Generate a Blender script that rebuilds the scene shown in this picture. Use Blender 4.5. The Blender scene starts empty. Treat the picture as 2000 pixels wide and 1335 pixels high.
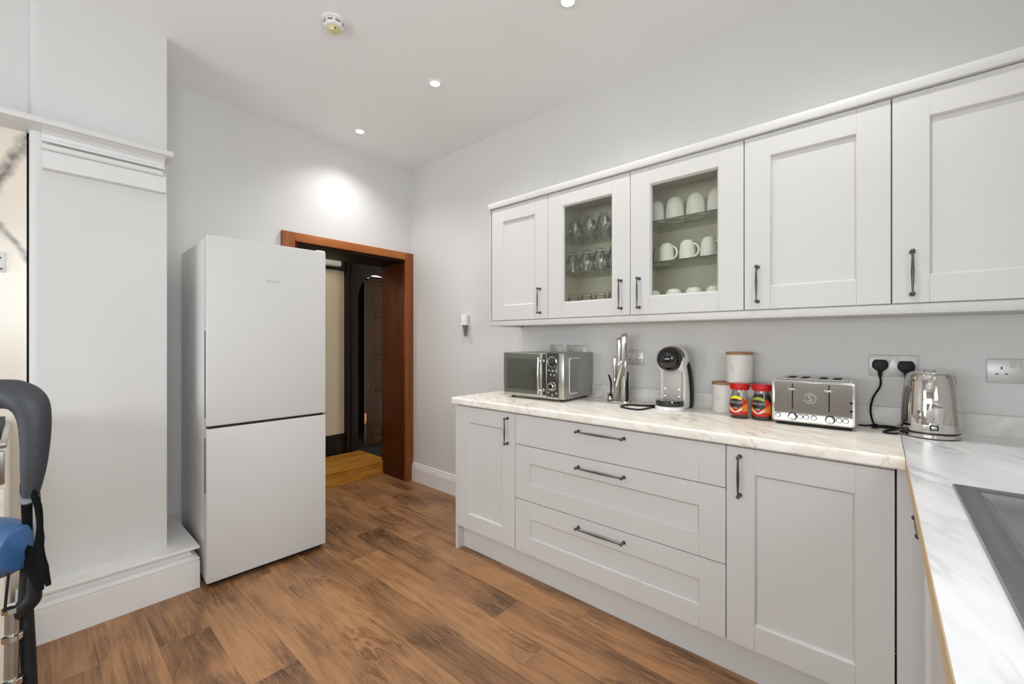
import bpy, bmesh, math, random
from mathutils import Vector, Matrix
random.seed(7)
R = math.radians
PI = math.pi
SC = bpy.context.scene
COL = SC.collection

# ------------------------------------------------------------------ camera
YAW = math.atan2(946, 825)
cam_d = bpy.data.cameras.new('camera')
cam_d.sensor_width = 36.0
cam_d.lens = 825 / 2000 * 36
cam_d.shift_y = -2.5 / 2000
cam_d.clip_start = 0.02
cam = bpy.data.objects.new('camera', cam_d)
COL.objects.link(cam)
cam.location = (0, 0, 1.25)
cam.rotation_euler = (R(90), 0, -YAW)
SC.camera = cam

# ------------------------------------------------------------------ world, daylight, exposure
W = bpy.data.worlds.new('daylight_sky')
SC.world = W
W.use_nodes = True
W.node_tree.nodes['Background'].inputs[0].default_value = (0.86, 0.93, 1.0, 1)
W.node_tree.nodes['Background'].inputs[1].default_value = 1.2

def area_light(name, loc, rot, sx, sy, power, col):
    d = bpy.data.lights.new(name, 'AREA')
    d.shape = 'RECTANGLE'
    d.size, d.size_y, d.energy, d.color = sx, sy, power, col
    o = bpy.data.objects.new(name, d)
    COL.objects.link(o)
    o.location, o.rotation_euler = loc, rot
    return o
# daylight entering by the two windows (behind and to the left of the camera)
area_light('daylight_south_window', (-0.15, -0.84, 1.70), (R(90), 0, 0), 1.6, 1.0, 40, (0.90, 0.95, 1.0))
area_light('daylight_west_window', (-2.78, 1.075, 1.26), (R(90), 0, R(-90)), 3.05, 0.97, 62, (0.93, 0.96, 1.0))

SC.view_settings.view_transform = 'Standard'
SC.view_settings.look = 'None'
SC.view_settings.exposure = 0.33
SC.view_settings.gamma = 1.0
SC.view_settings.use_curve_mapping = False
SC.cycles.max_bounces = 10
SC.cycles.diffuse_bounces = 6
SC.cycles.glossy_bounces = 4
SC.cycles.transmission_bounces = 8
SC.cycles.transparent_max_bounces = 24
SC.cycles.sample_clamp_indirect = 6.0

# ------------------------------------------------------------------ materials
def srgb(r, g, b):
    f = lambda c: (c / 255 / 12.92) if c / 255 <= 0.04045 else ((c / 255 + 0.055) / 1.055) ** 2.4
    return (f(r), f(g), f(b), 1)

def newmat(name):
    m = bpy.data.materials.new(name)
    m.use_nodes = True
    nt = m.node_tree
    return m, nt, nt.nodes['Principled BSDF'], nt.nodes.new, nt.links.new

def pm(name, col, rough=0.5, metal=0.0, var=0.03, scale=6.0, bump=0.0, coat=0.0, spec=0.5, bscale=None):
    """plain procedural surface: a base colour with faint noise mottling and optional fine relief"""
    m, nt, b, N, L = newmat(name)
    tc = N('ShaderNodeTexCoord')
    nz = N('ShaderNodeTexNoise'); nz.inputs['Scale'].default_value = scale; nz.inputs['Detail'].default_value = 3
    L(tc.outputs['Object'], nz.inputs['Vector'])
    rp = N('ShaderNodeValToRGB')
    rp.color_ramp.elements[0].position = 0.3
    rp.color_ramp.elements[1].position = 0.7
    lo = tuple(c * (1 - var) for c in col[:3]) + (1,)
    hi = tuple(min(1, c * (1 + var)) for c in col[:3]) + (1,)
    rp.color_ramp.elements[0].color = lo
    rp.color_ramp.elements[1].color = hi
    L(nz.outputs['Fac'], rp.inputs['Fac'])
    L(rp.outputs['Color'], b.inputs['Base Color'])
    b.inputs['Roughness'].default_value = rough
    b.inputs['Metallic'].default_value = metal
    b.inputs['Specular IOR Level'].default_value = spec
    b.inputs['Coat Weight'].default_value = coat
    if bump:
        n2 = N('ShaderNodeTexNoise'); n2.inputs['Scale'].default_value = bscale or 180
        L(tc.outputs['Object'], n2.inputs['Vector'])
        bp = N('ShaderNodeBump'); bp.inputs['Strength'].default_value = bump; bp.inputs['Distance'].default_value = 0.002
        L(n2.outputs['Fac'], bp.inputs['Height'])
        L(bp.outputs['Normal'], b.inputs['Normal'])
    return m

def plank_mat(name, stops, sx=14.0, sy=1.1, rough=0.42, hue=0.12, axis='Y', spec=0.5, figure=0.0):
    """wood boards: grain stretched along the board, knots, each board its own shade"""
    m, nt, b, N, L = newmat(name)
    tc = N('ShaderNodeTexCoord'); oi = N('ShaderNodeObjectInfo')
    cmb = N('ShaderNodeCombineXYZ')
    mul = N('ShaderNodeMath'); mul.operation = 'MULTIPLY'; mul.inputs[1].default_value = 37.0
    L(oi.outputs['Random'], mul.inputs[0])
    L(mul.outputs[0], cmb.inputs[0]); L(mul.outputs[0], cmb.inputs[1]); L(mul.outputs[0], cmb.inputs[2])
    add = N('ShaderNodeVectorMath'); add.operation = 'ADD'
    L(tc.outputs['Object'], add.inputs[0]); L(cmb.outputs[0], add.inputs[1])
    mp = N('ShaderNodeMapping')
    mp.inputs['Scale'].default_value = (sx, sy, 1) if axis == 'Y' else ((sy, sx, 1) if axis == 'X' else (sx, sx, sy))
    L(add.outputs[0], mp.inputs['Vector'])
    n1 = N('ShaderNodeTexNoise'); n1.inputs['Scale'].default_value = 1.0; n1.inputs['Detail'].default_value = 5
    n1.inputs['Roughness'].default_value = 0.62; n1.inputs['Distortion'].default_value = 1.3
    L(mp.outputs[0], n1.inputs['Vector'])
    mp2 = N('ShaderNodeMapping')
    k = 9
    mp2.inputs['Scale'].default_value = (sx * k, sy * 3.2, 1) if axis == 'Y' else ((sy * 3.2, sx * k, 1) if axis == 'X' else (sx * k, sx * k, sy * 3))
    L(add.outputs[0], mp2.inputs['Vector'])
    n2 = N('ShaderNodeTexNoise'); n2.inputs['Scale'].default_value = 1.0; n2.inputs['Detail'].default_value = 3
    n2.inputs['Distortion'].default_value = 0.4
    L(mp2.outputs[0], n2.inputs['Vector'])
    mp3 = N('ShaderNodeMapping')
    mp3.inputs['Scale'].default_value = (sx * .38, sy * 1.3, 1) if axis == 'Y' else ((sy * 1.3, sx * .38, 1) if axis == 'X' else (sx * .3, sx * .3, sy))
    L(add.outputs[0], mp3.inputs['Vector'])
    n3 = N('ShaderNodeTexNoise'); n3.inputs['Scale'].default_value = 1.0; n3.inputs['Detail'].default_value = 2
    L(mp3.outputs[0], n3.inputs['Vector'])
    mx = N('ShaderNodeMath'); mx.operation = 'MULTIPLY'; mx.inputs[1].default_value = 0.45
    L(n1.outputs['Fac'], mx.inputs[0])
    mx2 = N('ShaderNodeMath'); mx2.operation = 'MULTIPLY_ADD'; mx2.inputs[1].default_value = 0.28
    L(n2.outputs['Fac'], mx2.inputs[0]); L(mx.outputs[0], mx2.inputs[2])
    mx3 = N('ShaderNodeMath'); mx3.operation = 'MULTIPLY_ADD'; mx3.inputs[1].default_value = 0.27
    L(n3.outputs['Fac'], mx3.inputs[0]); L(mx2.outputs[0], mx3.inputs[2])
    sh = N('ShaderNodeMath'); sh.operation = 'MULTIPLY_ADD'; sh.inputs[1].default_value = hue; 
    L(oi.outputs['Random'], sh.inputs[0]); 
    sb = N('ShaderNodeMath'); sb.operation = 'SUBTRACT'; sb.inputs[1].default_value = hue / 2
    L(mx3.outputs[0], sb.inputs[0]); L(sb.outputs[0], sh.inputs[2])
    if figure:
        # cathedral figure: contour lines of a slow noise, strongest where it is steep
        c1 = N('ShaderNodeMath'); c1.operation = 'MULTIPLY'; c1.inputs[1].default_value = 70.0
        L(n1.outputs['Fac'], c1.inputs[0])
        c2 = N('ShaderNodeMath'); c2.operation = 'SINE'; L(c1.outputs[0], c2.inputs[0])
        nk = N('ShaderNodeTexNoise'); nk.inputs['Scale'].default_value = 2.2
        L(add.outputs[0], nk.inputs['Vector'])
        k1 = N('ShaderNodeMapRange'); k1.inputs['From Min'].default_value = 0.48; k1.inputs['From Max'].default_value = 0.68
        L(nk.outputs['Fac'], k1.inputs['Value'])
        c3 = N('ShaderNodeMath'); c3.operation = 'MULTIPLY'; L(c2.outputs[0], c3.inputs[0]); L(k1.outputs['Result'], c3.inputs[1])
        c4 = N('ShaderNodeMath'); c4.operation = 'MULTIPLY_ADD'; c4.inputs[1].default_value = figure * 0.5
        L(c3.outputs[0], c4.inputs[0]); L(sh.outputs[0], c4.inputs[2])
        # dark heart patches
        c5 = N('ShaderNodeMath'); c5.operation = 'MULTIPLY_ADD'; c5.inputs[1].default_value = -figure * 0.7
        L(k1.outputs['Result'], c5.inputs[0]); L(c4.outputs[0], c5.inputs[2])
        sh = c5
    b.inputs['Specular IOR Level'].default_value = spec
    rp = N('ShaderNodeValToRGB')
    els = rp.color_ramp.elements
    els[0].position, els[0].color = stops[0]
    els[1].position, els[1].color = stops[-1]
    for p, c in stops[1:-1]:
        e = els.new(p); e.color = c
    L(sh.outputs[0], rp.inputs['Fac'])
    L(rp.outputs['Color'], b.inputs['Base Color'])
    b.inputs['Roughness'].default_value = rough
    bp = N('ShaderNodeBump'); bp.inputs['Strength'].default_value = 0.12; bp.inputs['Distance'].default_value = 0.002
    L(n2.outputs['Fac'], bp.inputs['Height']); L(bp.outputs['Normal'], b.inputs['Normal'])
    return m

def marble_mat(name, base, vein, mild, rot=0.0, scale=1.0, width=0.045, rough=0.28, bold=1.0, stretch=4.0, axis='z'):
    """stone print: soft clouds plus thin wandering veins drawn out along one direction"""
    m, nt, b, N, L = newmat(name)
    tc = N('ShaderNodeTexCoord')
    mp = N('ShaderNodeMapping')
    mp.inputs['Rotation'].default_value = (0, 0, rot) if axis == 'z' else (rot, 0, 0)
    L(tc.outputs['Object'], mp.inputs['Vector'])
    st = N('ShaderNodeMapping'); st.inputs['Scale'].default_value = (stretch * scale, 1.0 * scale, stretch * scale)
    L(mp.outputs[0], st.inputs['Vector'])
    n1 = N('ShaderNodeTexNoise'); n1.inputs['Scale'].default_value = 1.3; n1.inputs['Detail'].default_value = 4
    n1.inputs['Roughness'].default_value = 0.5; n1.inputs['Distortion'].default_value = 0.5
    L(st.outputs[0], n1.inputs['Vector'])
    s = N('ShaderNodeMath'); s.operation = 'SUBTRACT'; s.inputs[1].default_value = 0.5
    a = N('ShaderNodeMath'); a.operation = 'ABSOLUTE'
    L(n1.outputs['Fac'], s.inputs[0]); L(s.outputs[0], a.inputs[0])
    rp = N('ShaderNodeValToRGB')
    rp.color_ramp.elements[0].position = 0.0; rp.color_ramp.elements[0].color = (1, 1, 1, 1)
    rp.color_ramp.elements[1].position = width; rp.color_ramp.elements[1].color = (0, 0, 0, 1)
    L(a.outputs[0], rp.inputs['Fac'])
    n2 = N('ShaderNodeTexNoise'); n2.inputs['Scale'].default_value = 2.2; n2.inputs['Detail'].default_value = 4
    L(st.outputs[0], n2.inputs['Vector'])
    r2 = N('ShaderNodeValToRGB')
    r2.color_ramp.elements[0].position = 0.40; r2.color_ramp.elements[0].color = base
    r2.color_ramp.elements[1].position = 0.74; r2.color_ramp.elements[1].color = mild
    L(n2.outputs['Fac'], r2.inputs['Fac'])
    n3 = N('ShaderNodeTexNoise'); n3.inputs['Scale'].default_value = 1.4 * scale
    L(mp.outputs[0], n3.inputs['Vector'])
    r3 = N('ShaderNodeValToRGB'); r3.color_ramp.elements[0].position = 0.42; r3.color_ramp.elements[1].position = 0.66
    L(n3.outputs['Fac'], r3.inputs['Fac'])
    ml = N('ShaderNodeMath'); ml.operation = 'MULTIPLY'
    L(rp.outputs['Color'], ml.inputs[0]); L(r3.outputs['Color'], ml.inputs[1])
    ml2 = N('ShaderNodeMath'); ml2.operation = 'MULTIPLY'; ml2.inputs[1].default_value = bold
    L(ml.outputs[0], ml2.inputs[0])
    mix = N('ShaderNodeMix'); mix.data_type = 'RGBA'
    L(ml2.outputs[0], mix.inputs['Factor']); L(r2.outputs['Color'], mix.inputs['A']); mix.inputs['B'].default_value = vein
    L(mix.outputs['Result'], b.inputs['Base Color'])
    b.inputs['Roughness'].default_value = rough
    return m

def alcove_mat(name, base, vein):
    """cream marble slab with two broad grey veins crossing it diagonally"""
    m, nt, b, N, L = newmat(name)
    tc = N('ShaderNodeTexCoord'); sep = N('ShaderNodeSeparateXYZ')
    L(tc.outputs['Object'], sep.inputs[0])
    nz = N('ShaderNodeTexNoise'); nz.inputs['Scale'].default_value = 11; nz.inputs['Detail'].default_value = 6
    L(tc.outputs['Object'], nz.inputs['Vector'])
    def band(slope, at, half, wob):
        k = N('ShaderNodeMath'); k.operation = 'MULTIPLY'; k.inputs[1].default_value = slope
        L(sep.outputs['X'], k.inputs[0])
        d = N('ShaderNodeMath'); d.operation = 'SUBTRACT'
        L(sep.outputs['Z'], d.inputs[0]); L(k.outputs[0], d.inputs[1])
        w = N('ShaderNodeMath'); w.operation = 'MULTIPLY_ADD'; w.inputs[1].default_value = wob
        L(nz.outputs['Fac'], w.inputs[0]); L(d.outputs[0], w.inputs[2])
        e = N('ShaderNodeMath'); e.operation = 'SUBTRACT'; e.inputs[1].default_value = at + wob / 2
        L(w.outputs[0], e.inputs[0])
        a = N('ShaderNodeMath'); a.operation = 'ABSOLUTE'; L(e.outputs[0], a.inputs[0])
        r = N('ShaderNodeMapRange'); r.inputs['From Min'].default_value = 0; r.inputs['From Max'].default_value = half
        r.inputs['To Min'].default_value = 1; r.inputs['To Max'].default_value = 0
        L(a.outputs[0], r.inputs['Value'])
        return r.outputs['Result']
    mx = N('ShaderNodeMath'); mx.operation = 'MAXIMUM'
    L(band(2.6, 2.125, 0.085, 0.16), mx.inputs[0]); L(band(-1.6, 1.60, 0.035, 0.12), mx.inputs[1])
    n2 = N('ShaderNodeTexNoise'); n2.inputs['Scale'].default_value = 26; n2.inputs['Detail'].default_value = 4
    L(tc.outputs['Object'], n2.inputs['Vector'])
    f = N('ShaderNodeMath'); f.operation = 'MULTIPLY'
    L(mx.outputs[0], f.inputs[0]); L(n2.outputs['Fac'], f.inputs[1])
    g = N('ShaderNodeMath'); g.operation = 'MULTIPLY'; g.inputs[1].default_value = 1.7; g.use_clamp = True
    L(f.outputs[0], g.inputs[0])
    mix = N('ShaderNodeMix'); mix.data_type = 'RGBA'
    L(g.outputs[0], mix.inputs['Factor']); mix.inputs['A'].default_value = base; mix.inputs['B'].default_value = vein
    L(mix.outputs['Result'], b.inputs['Base Color'])
    b.inputs['Roughness'].default_value = 0.2
    return m

def glass_mat(name, tint, refl=0.06, rough=0.02, edge=0.55):
    """thin clear glass: lets light straight through, mirrors more at grazing angles"""
    m, nt, b, N, L = newmat(name)
    nt.nodes.remove(b)
    out = nt.nodes['Material Output']
    t = N('ShaderNodeBsdfTransparent'); t.inputs[0].default_value = tint
    g = N('ShaderNodeBsdfGlossy'); g.inputs['Roughness'].default_value = rough
    lw = N('ShaderNodeLayerWeight'); lw.inputs['Blend'].default_value = 0.35
    mu = N('ShaderNodeMath'); mu.operation = 'MULTIPLY_ADD'; mu.inputs[1].default_value = edge; mu.inputs[2].default_value = refl
    L(lw.outputs['Fresnel'], mu.inputs[0])
    mix = N('ShaderNodeMixShader')
    L(mu.outputs[0], mix.inputs[0]); L(t.outputs[0], mix.inputs[1]); L(g.outputs[0], mix.inputs[2])
    L(mix.outputs[0], out.inputs['Surface'])
    return m

def emit_mat(name, col, strength):
    m, nt, b, N, L = newmat(name)
    b.inputs['Base Color'].default_value = (1, 1, 1, 1)
    b.inputs['Emission Color'].default_value = col
    b.inputs['Emission Strength'].default_value = strength
    return m

M = {}
M['wall'] = pm('wall_paint', srgb(217, 216, 214), 0.75, var=0.012, scale=2, bump=0.05, bscale=240)
M['ceiling'] = pm('ceiling_paint', srgb(240, 239, 238), 0.85, var=0.012, scale=2)
M['trim'] = pm('white_trim_paint', srgb(234, 233, 231), 0.35, var=0.012, scale=3)
M['moulding'] = pm('moulding_paint', srgb(224, 223, 221), 0.4, var=0.012, scale=3)
M['cab'] = pm('cabinet_paint', srgb(210, 209, 206), 0.42, var=0.012, scale=4)
M['cab_in'] = pm('cabinet_interior', srgb(222, 217, 202), 0.5, var=0.02, scale=4)
M['pewter'] = pm('dark_pewter', srgb(92, 92, 92), 0.34, 0.9, var=0.12, scale=60)
M['worktop'] = marble_mat('marble_worktop_warm_tint', srgb(250, 246, 238), srgb(200, 186, 166), srgb(232, 222, 206), rot=R(38), scale=2.2, width=0.035, stretch=5.0, bold=0.9)  # warm reflected light put into the colour; same laminate as the sink run
M['worktop2'] = marble_mat('marble_worktop_sink_run', srgb(242, 242, 243), srgb(176, 178, 182), srgb(218, 219, 222), rot=R(66), scale=1.7, width=0.035, stretch=4.0, bold=0.9)  # same laminate, without the warm tint
M['upstand'] = marble_mat('marble_upstand', srgb(230, 228, 224), srgb(150, 148, 142), srgb(200, 196, 188), rot=R(35), scale=2.6, width=0.05, stretch=2.5, axis='x')
M['tan_edge'] = pm('tan_cut_edge', srgb(204, 178, 140), 0.6, var=0.08, scale=30)
M['alcove_marble'] = alcove_mat('alcove_marble', srgb(236, 226, 211), srgb(112, 106, 100))
M['floor'] = plank_mat('floor_plank_wood', [(0.26, srgb(84, 58, 40)), (0.40, srgb(126, 90, 60)), (0.52, srgb(162, 118, 80)), (0.72, srgb(190, 146, 102))], sx=11, sy=1.5, figure=0.16, hue=0.10)
M['floor_base'] = pm('floor_underlay', srgb(66, 46, 32), 0.8)
M['oak'] = plank_mat('golden_oak', [(0.30, srgb(140, 88, 26)), (0.5, srgb(186, 126, 44)), (0.7, srgb(210, 154, 66))], sx=20, sy=2, axis='X', rough=0.3)
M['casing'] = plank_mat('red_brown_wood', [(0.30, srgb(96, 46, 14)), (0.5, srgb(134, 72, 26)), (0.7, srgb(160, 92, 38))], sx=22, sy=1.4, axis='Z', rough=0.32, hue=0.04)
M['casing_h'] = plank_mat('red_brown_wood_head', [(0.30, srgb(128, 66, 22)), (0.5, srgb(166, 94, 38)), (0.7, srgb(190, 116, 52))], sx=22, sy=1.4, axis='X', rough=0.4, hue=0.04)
M['brass'] = pm('old_brass', srgb(190, 130, 84), 0.35, 0.8)
M['bright_gap'] = emit_mat('room_beyond_glow', (0.9, 0.93, 1.0, 1), 0.8)  # glow added in place of the bright room beyond the door
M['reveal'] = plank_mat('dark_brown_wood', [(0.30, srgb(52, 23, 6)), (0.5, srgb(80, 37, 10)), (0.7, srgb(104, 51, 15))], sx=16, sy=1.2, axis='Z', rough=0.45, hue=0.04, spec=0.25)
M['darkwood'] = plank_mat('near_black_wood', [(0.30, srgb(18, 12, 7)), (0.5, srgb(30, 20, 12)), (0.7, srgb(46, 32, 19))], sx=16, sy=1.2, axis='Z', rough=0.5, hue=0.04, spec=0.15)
M['doorwood'] = plank_mat('old_door_wood', [(0.30, srgb(40, 23, 9)), (0.5, srgb(64, 38, 16)), (0.7, srgb(88, 55, 25))], sx=14, sy=1.2, axis='Z', rough=0.5, hue=0.04, spec=0.2)
M['cream'] = pm('cream_wall_paint', srgb(206, 190, 162), 0.8, var=0.02, scale=2)
M['hall_tile'] = pm('dark_hall_tile', srgb(44, 48, 46), 0.4, var=0.1)
M['fridge'] = pm('white_enamel', srgb(208, 207, 205), 0.5, var=0.006, scale=2)
M['fridge_side'] = pm('lightened_side_enamel', srgb(226, 225, 223), 0.28, var=0.006, scale=2)  # side colour lightened to offset the shade in the narrow gap
M['black'] = pm('black_plastic', srgb(17, 17, 18), 0.5, var=0.1, scale=20, spec=0.3)
M['gloss_black'] = pm('gloss_black_plastic', srgb(10, 10, 11), 0.06, var=0.05, coat=0.6)
M['rubber'] = pm('charcoal_foam', srgb(42, 43, 47), 0.6, var=0.1, scale=120, bump=0.15, bscale=600)
M['grey_seal'] = pm('grey_seal', srgb(110, 110, 110), 0.6)
M['steel'] = pm('brushed_steel', srgb(186, 184, 178), 0.3, 1.0, var=0.05, scale=40)
M['chrome'] = pm('polished_chrome', srgb(206, 203, 198), 0.05, 1.0, var=0.01)
M['mirror'] = pm('toaster_mirror_steel', srgb(196, 194, 190), 0.07, 1.0, var=0.01)
M['chrome_soft'] = pm('satin_chrome', srgb(222, 220, 214), 0.16, 1.0, var=0.02)
M['mw_side'] = pm('microwave_silver', srgb(168, 169, 166), 0.34, 0.75, var=0.03)
M['mw_glass'] = pm('microwave_dark_glass', srgb(64, 66, 56), 0.1, var=0.04, coat=0.5)
M['mw_frame'] = pm('microwave_door_film', srgb(88, 90, 78), 0.12, var=0.04, coat=0.5)
M['mw_panel'] = pm('microwave_panel', srgb(52, 50, 46), 0.25, var=0.05)
M['display'] = pm('display_green_black', srgb(40, 42, 30), 0.1, var=0.1)
M['white_plastic'] = pm('white_plastic', srgb(232, 232, 231), 0.3, var=0.01)
M['grey_plastic'] = pm('pale_grey_plastic', srgb(196, 195, 190), 0.35, var=0.02)
M['drip_grey'] = pm('drip_column_grey', srgb(186, 182, 174), 0.35, var=0.02)
M['socket'] = pm('socket_brushed_plate', srgb(190, 187, 184), 0.35, 0.35, var=0.03, scale=30)
M['socket_hole'] = pm('socket_hole', srgb(52, 50, 48), 0.6)
M['socket_rocker'] = pm('socket_rocker', srgb(204, 202, 199), 0.35, var=0.02)
M['ceramic'] = pm('white_ceramic', srgb(250, 247, 242), 0.18, var=0.012, coat=0.3)
M['canister'] = pm('white_canister_enamel', srgb(226, 223, 217), 0.4, var=0.015)
M['canister_mark'] = pm('canister_mark', srgb(176, 172, 160), 0.5)
M['lid_wood'] = plank_mat('bamboo_lid', [(0.30, srgb(132, 92, 60)), (0.5, srgb(160, 116, 80)), (0.7, srgb(184, 142, 104))], sx=60, sy=8, rough=0.5, hue=0.02)
M['red_lid'] = pm('red_plastic_lid', srgb(196, 14, 22), 0.3, var=0.05)
M['jar_glass'] = glass_mat('jar_glass', (0.93, 0.95, 0.94, 1), 0.06)
M['coffee'] = pm('coffee_granules', srgb(54, 30, 18), 0.85, var=0.4, scale=220, bump=0.6, bscale=420)
M['lab_red'] = pm('label_red', srgb(188, 40, 24), 0.4, var=0.1, scale=30)
M['lab_orange'] = pm('label_orange', srgb(226, 132, 44), 0.4, var=0.15, scale=40)
M['lab_black'] = pm('label_black', srgb(22, 18, 18), 0.4)
M['lab_white'] = pm('label_white', srgb(236, 232, 226), 0.4)
M['lab_yellow'] = pm('label_yellow', srgb(240, 214, 40), 0.4)
M['lab_green'] = pm('label_green', srgb(150, 176, 60), 0.4)
M['pane'] = glass_mat('cabinet_pane', (0.965, 0.975, 0.945, 1), 0.02, edge=0.4)
M['shelf_glass'] = glass_mat('shelf_glass', (0.95, 0.965, 0.935, 1), 0.03, edge=0.22)
M['shelf_edge'] = pm('shelf_glass_edge', srgb(86, 94, 84), 0.15, var=0.05)
M['tumbler'] = glass_mat('tumbler_glass', (0.975, 0.98, 0.965, 1), 0.05)
M['window_glass'] = glass_mat('window_glass', (0.98, 0.99, 0.99, 1), 0.03)
M['sink'] = pm('gunmetal_sink', srgb(150, 150, 154), 0.32, 0.6, var=0.06, scale=10)
M['sink_dark'] = pm('gunmetal_rim', srgb(122, 123, 127), 0.28, 0.7, var=0.06, scale=10)
M['blue'] = pm('blue_foam_grip', srgb(50, 84, 126), 0.4, var=0.1, scale=14)
M['pale_line'] = pm('pale_print', srgb(200, 214, 226), 0.5)
M['fabric'] = pm('black_webbing', srgb(10, 10, 10), 0.9, var=0.3, scale=200, bump=0.3, bscale=700, spec=0.1)
M['iron'] = pm('cast_iron', srgb(24, 24, 25), 0.6, var=0.2, scale=60)
M['cooker'] = pm('cooker_cream_enamel', srgb(226, 220, 206), 0.3, var=0.02)
M['detector'] = pm('detector_white', srgb(228, 228, 224), 0.4, var=0.02)
M['detector_lens'] = pm('detector_amber_lens', srgb(206, 194, 140), 0.2, var=0.15, scale=80)
M['dark_gap'] = pm('dark_recess', srgb(30, 29, 28), 0.8)
M['text_grey'] = pm('logo_grey', srgb(172, 172, 170), 0.5)
M['lamp'] = emit_mat('downlight_lens', (1.0, 0.98, 0.94, 1), 14.0)
M['daylight_sliver'] = pm('pale_room_beyond', srgb(236, 236, 232), 0.8)

# ------------------------------------------------------------------ mesh helpers
class B:
    """collects shapes into one bmesh; .obj() links them as ONE mesh object"""
    def __init__(s):
        s.bm = bmesh.new(); s.slots = []
        s.cur = 0
    def mat(s, key):
        if key not in s.slots: s.slots.append(key)
        s.cur = s.slots.index(key)
        return s
    def _fin(s, faces, smooth=False):
        for f in faces:
            f.material_index = s.cur; f.smooth = smooth
    def box(s, x0, x1, y0, y1, z0, z1, bev=0.0, seg=2):
        t = bmesh.new()
        bmesh.ops.create_cube(t, size=1)
        for v in t.verts:
            v.co = Vector(((x0 + x1) / 2 + v.co.x * (x1 - x0), (y0 + y1) / 2 + v.co.y * (y1 - y0), (z0 + z1) / 2 + v.co.z * (z1 - z0)))
        if bev > 0:
            bmesh.ops.bevel(t, geom=list(t.edges), offset=bev, segments=seg, affect='EDGES', profile=0.5)
        s._merge(t, smooth=bev > 0)
        return s
    def _merge(s, t, smooth=False, mtx=None):
        vm = {}
        for v in t.verts:
            vm[v] = s.bm.verts.new(mtx @ v.co if mtx else v.co)
        fs = []
        for f in t.faces:
            try: fs.append(s.bm.faces.new([vm[v] for v in f.verts]))
            except ValueError: pass
        s._fin(fs, smooth)
        t.free()
    def lathe(s, prof, c=(0, 0, 0), n=32, sx=1.0, sy=1.0, axis='z', caps=True):
        """prof: list of (radius, height)"""
        rings = []
        def pt(r, h, a):
            p = (r * math.cos(a) * sx, r * math.sin(a) * sy, h)
            if axis == 'x': p = (h, p[0], p[1])
            elif axis == 'y': p = (p[0], h, p[1])
            return Vector((c[0] + p[0], c[1] + p[1], c[2] + p[2]))
        for r, h in prof:
            if r <= 1e-6: rings.append([s.bm.verts.new(pt(0, h, 0))])
            else: rings.append([s.bm.verts.new(pt(r, h, 2 * PI * i / n)) for i in range(n)])
        fs = []
        for a, b in zip(rings, rings[1:]):
            for i in range(n):
                j = (i + 1) % n
                if len(a) == 1 and len(b) == 1: continue
                if len(a) == 1: fs.append(s.bm.faces.new((a[0], b[j], b[i])))
                elif len(b) == 1: fs.append(s.bm.faces.new((a[i], a[j], b[0])))
                else: fs.append(s.bm.faces.new((a[i], a[j], b[j], b[i])))
        if caps:
            if len(rings[0]) > 1: fs.append(s.bm.faces.new(list(reversed(rings[0]))))
            if len(rings[-1]) > 1: fs.append(s.bm.faces.new(rings[-1]))
        s._fin(fs, True)
        return s
    def tube(s, pts, rad, n=12, smooth=0, caps=True, flat=1.0):
        """tube along points; rad a number or list; smooth = extra Catmull-Rom steps"""
        P = [Vector(p) for p in pts]
        rr = list(rad) if isinstance(rad, (list, tuple)) else [rad] * len(P)
        if smooth:
            Q, q = [], []
            for i in range(len(P) - 1):
                p0, p1, p2, p3 = P[max(i - 1, 0)], P[i], P[i + 1], P[min(i + 2, len(P) - 1)]
                for k in range(smooth):
                    t = k / smooth
                    Q.append(0.5 * ((2 * p1) + (p2 - p0) * t + (2 * p0 - 5 * p1 + 4 * p2 - p3) * t * t + (3 * p1 - p0 - 3 * p2 + p3) * t ** 3))
                    q.append(rr[i] * (1 - t) + rr[i + 1] * t)
            Q.append(P[-1]); q.append(rr[-1])
            P, rr = Q, q
        T = []
        for i in range(len(P)):
            d = P[min(i + 1, len(P) - 1)] - P[max(i - 1, 0)]
            T.append(d.normalized())
        u = T[0].orthogonal().normalized()
        if abs(T[0].z) < 0.95:
            u = Vector((0, 0, 1)) - T[0] * T[0].z; u.normalize()
        rings = []
        for i in range(len(P)):
            if i:
                ax = T[i - 1].cross(T[i])
                if ax.length > 1e-7:
                    u = Matrix.Rotation(T[i - 1].angle(T[i]), 3, ax.normalized()) @ u
            w = T[i].cross(u)
            rings.append([s.bm.verts.new(P[i] + rr[i] * (math.cos(2 * PI * k / n) * u + flat * math.sin(2 * PI * k / n) * w)) for k in range(n)])
        fs = []
        for a, b in zip(rings, rings[1:]):
            for i in range(n):
                j = (i + 1) % n
                fs.append(s.bm.faces.new((a[i], a[j], b[j], b[i])))
        if caps:
            fs.append(s.bm.faces.new(list(reversed(rings[0])))); fs.append(s.bm.faces.new(rings[-1]))
        s._fin(fs, True)
        return s
    def ball(s, c, r, seg=16, sx=1, sy=1, sz=1):
        t = bmesh.new()
        bmesh.ops.create_uvsphere(t, u_segments=seg, v_segments=max(8, seg // 2), radius=r)
        for v in t.verts: v.co = Vector((c[0] + v.co.x * sx, c[1] + v.co.y * sy, c[2] + v.co.z * sz))
        s._merge(t, True)
        return s
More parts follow.
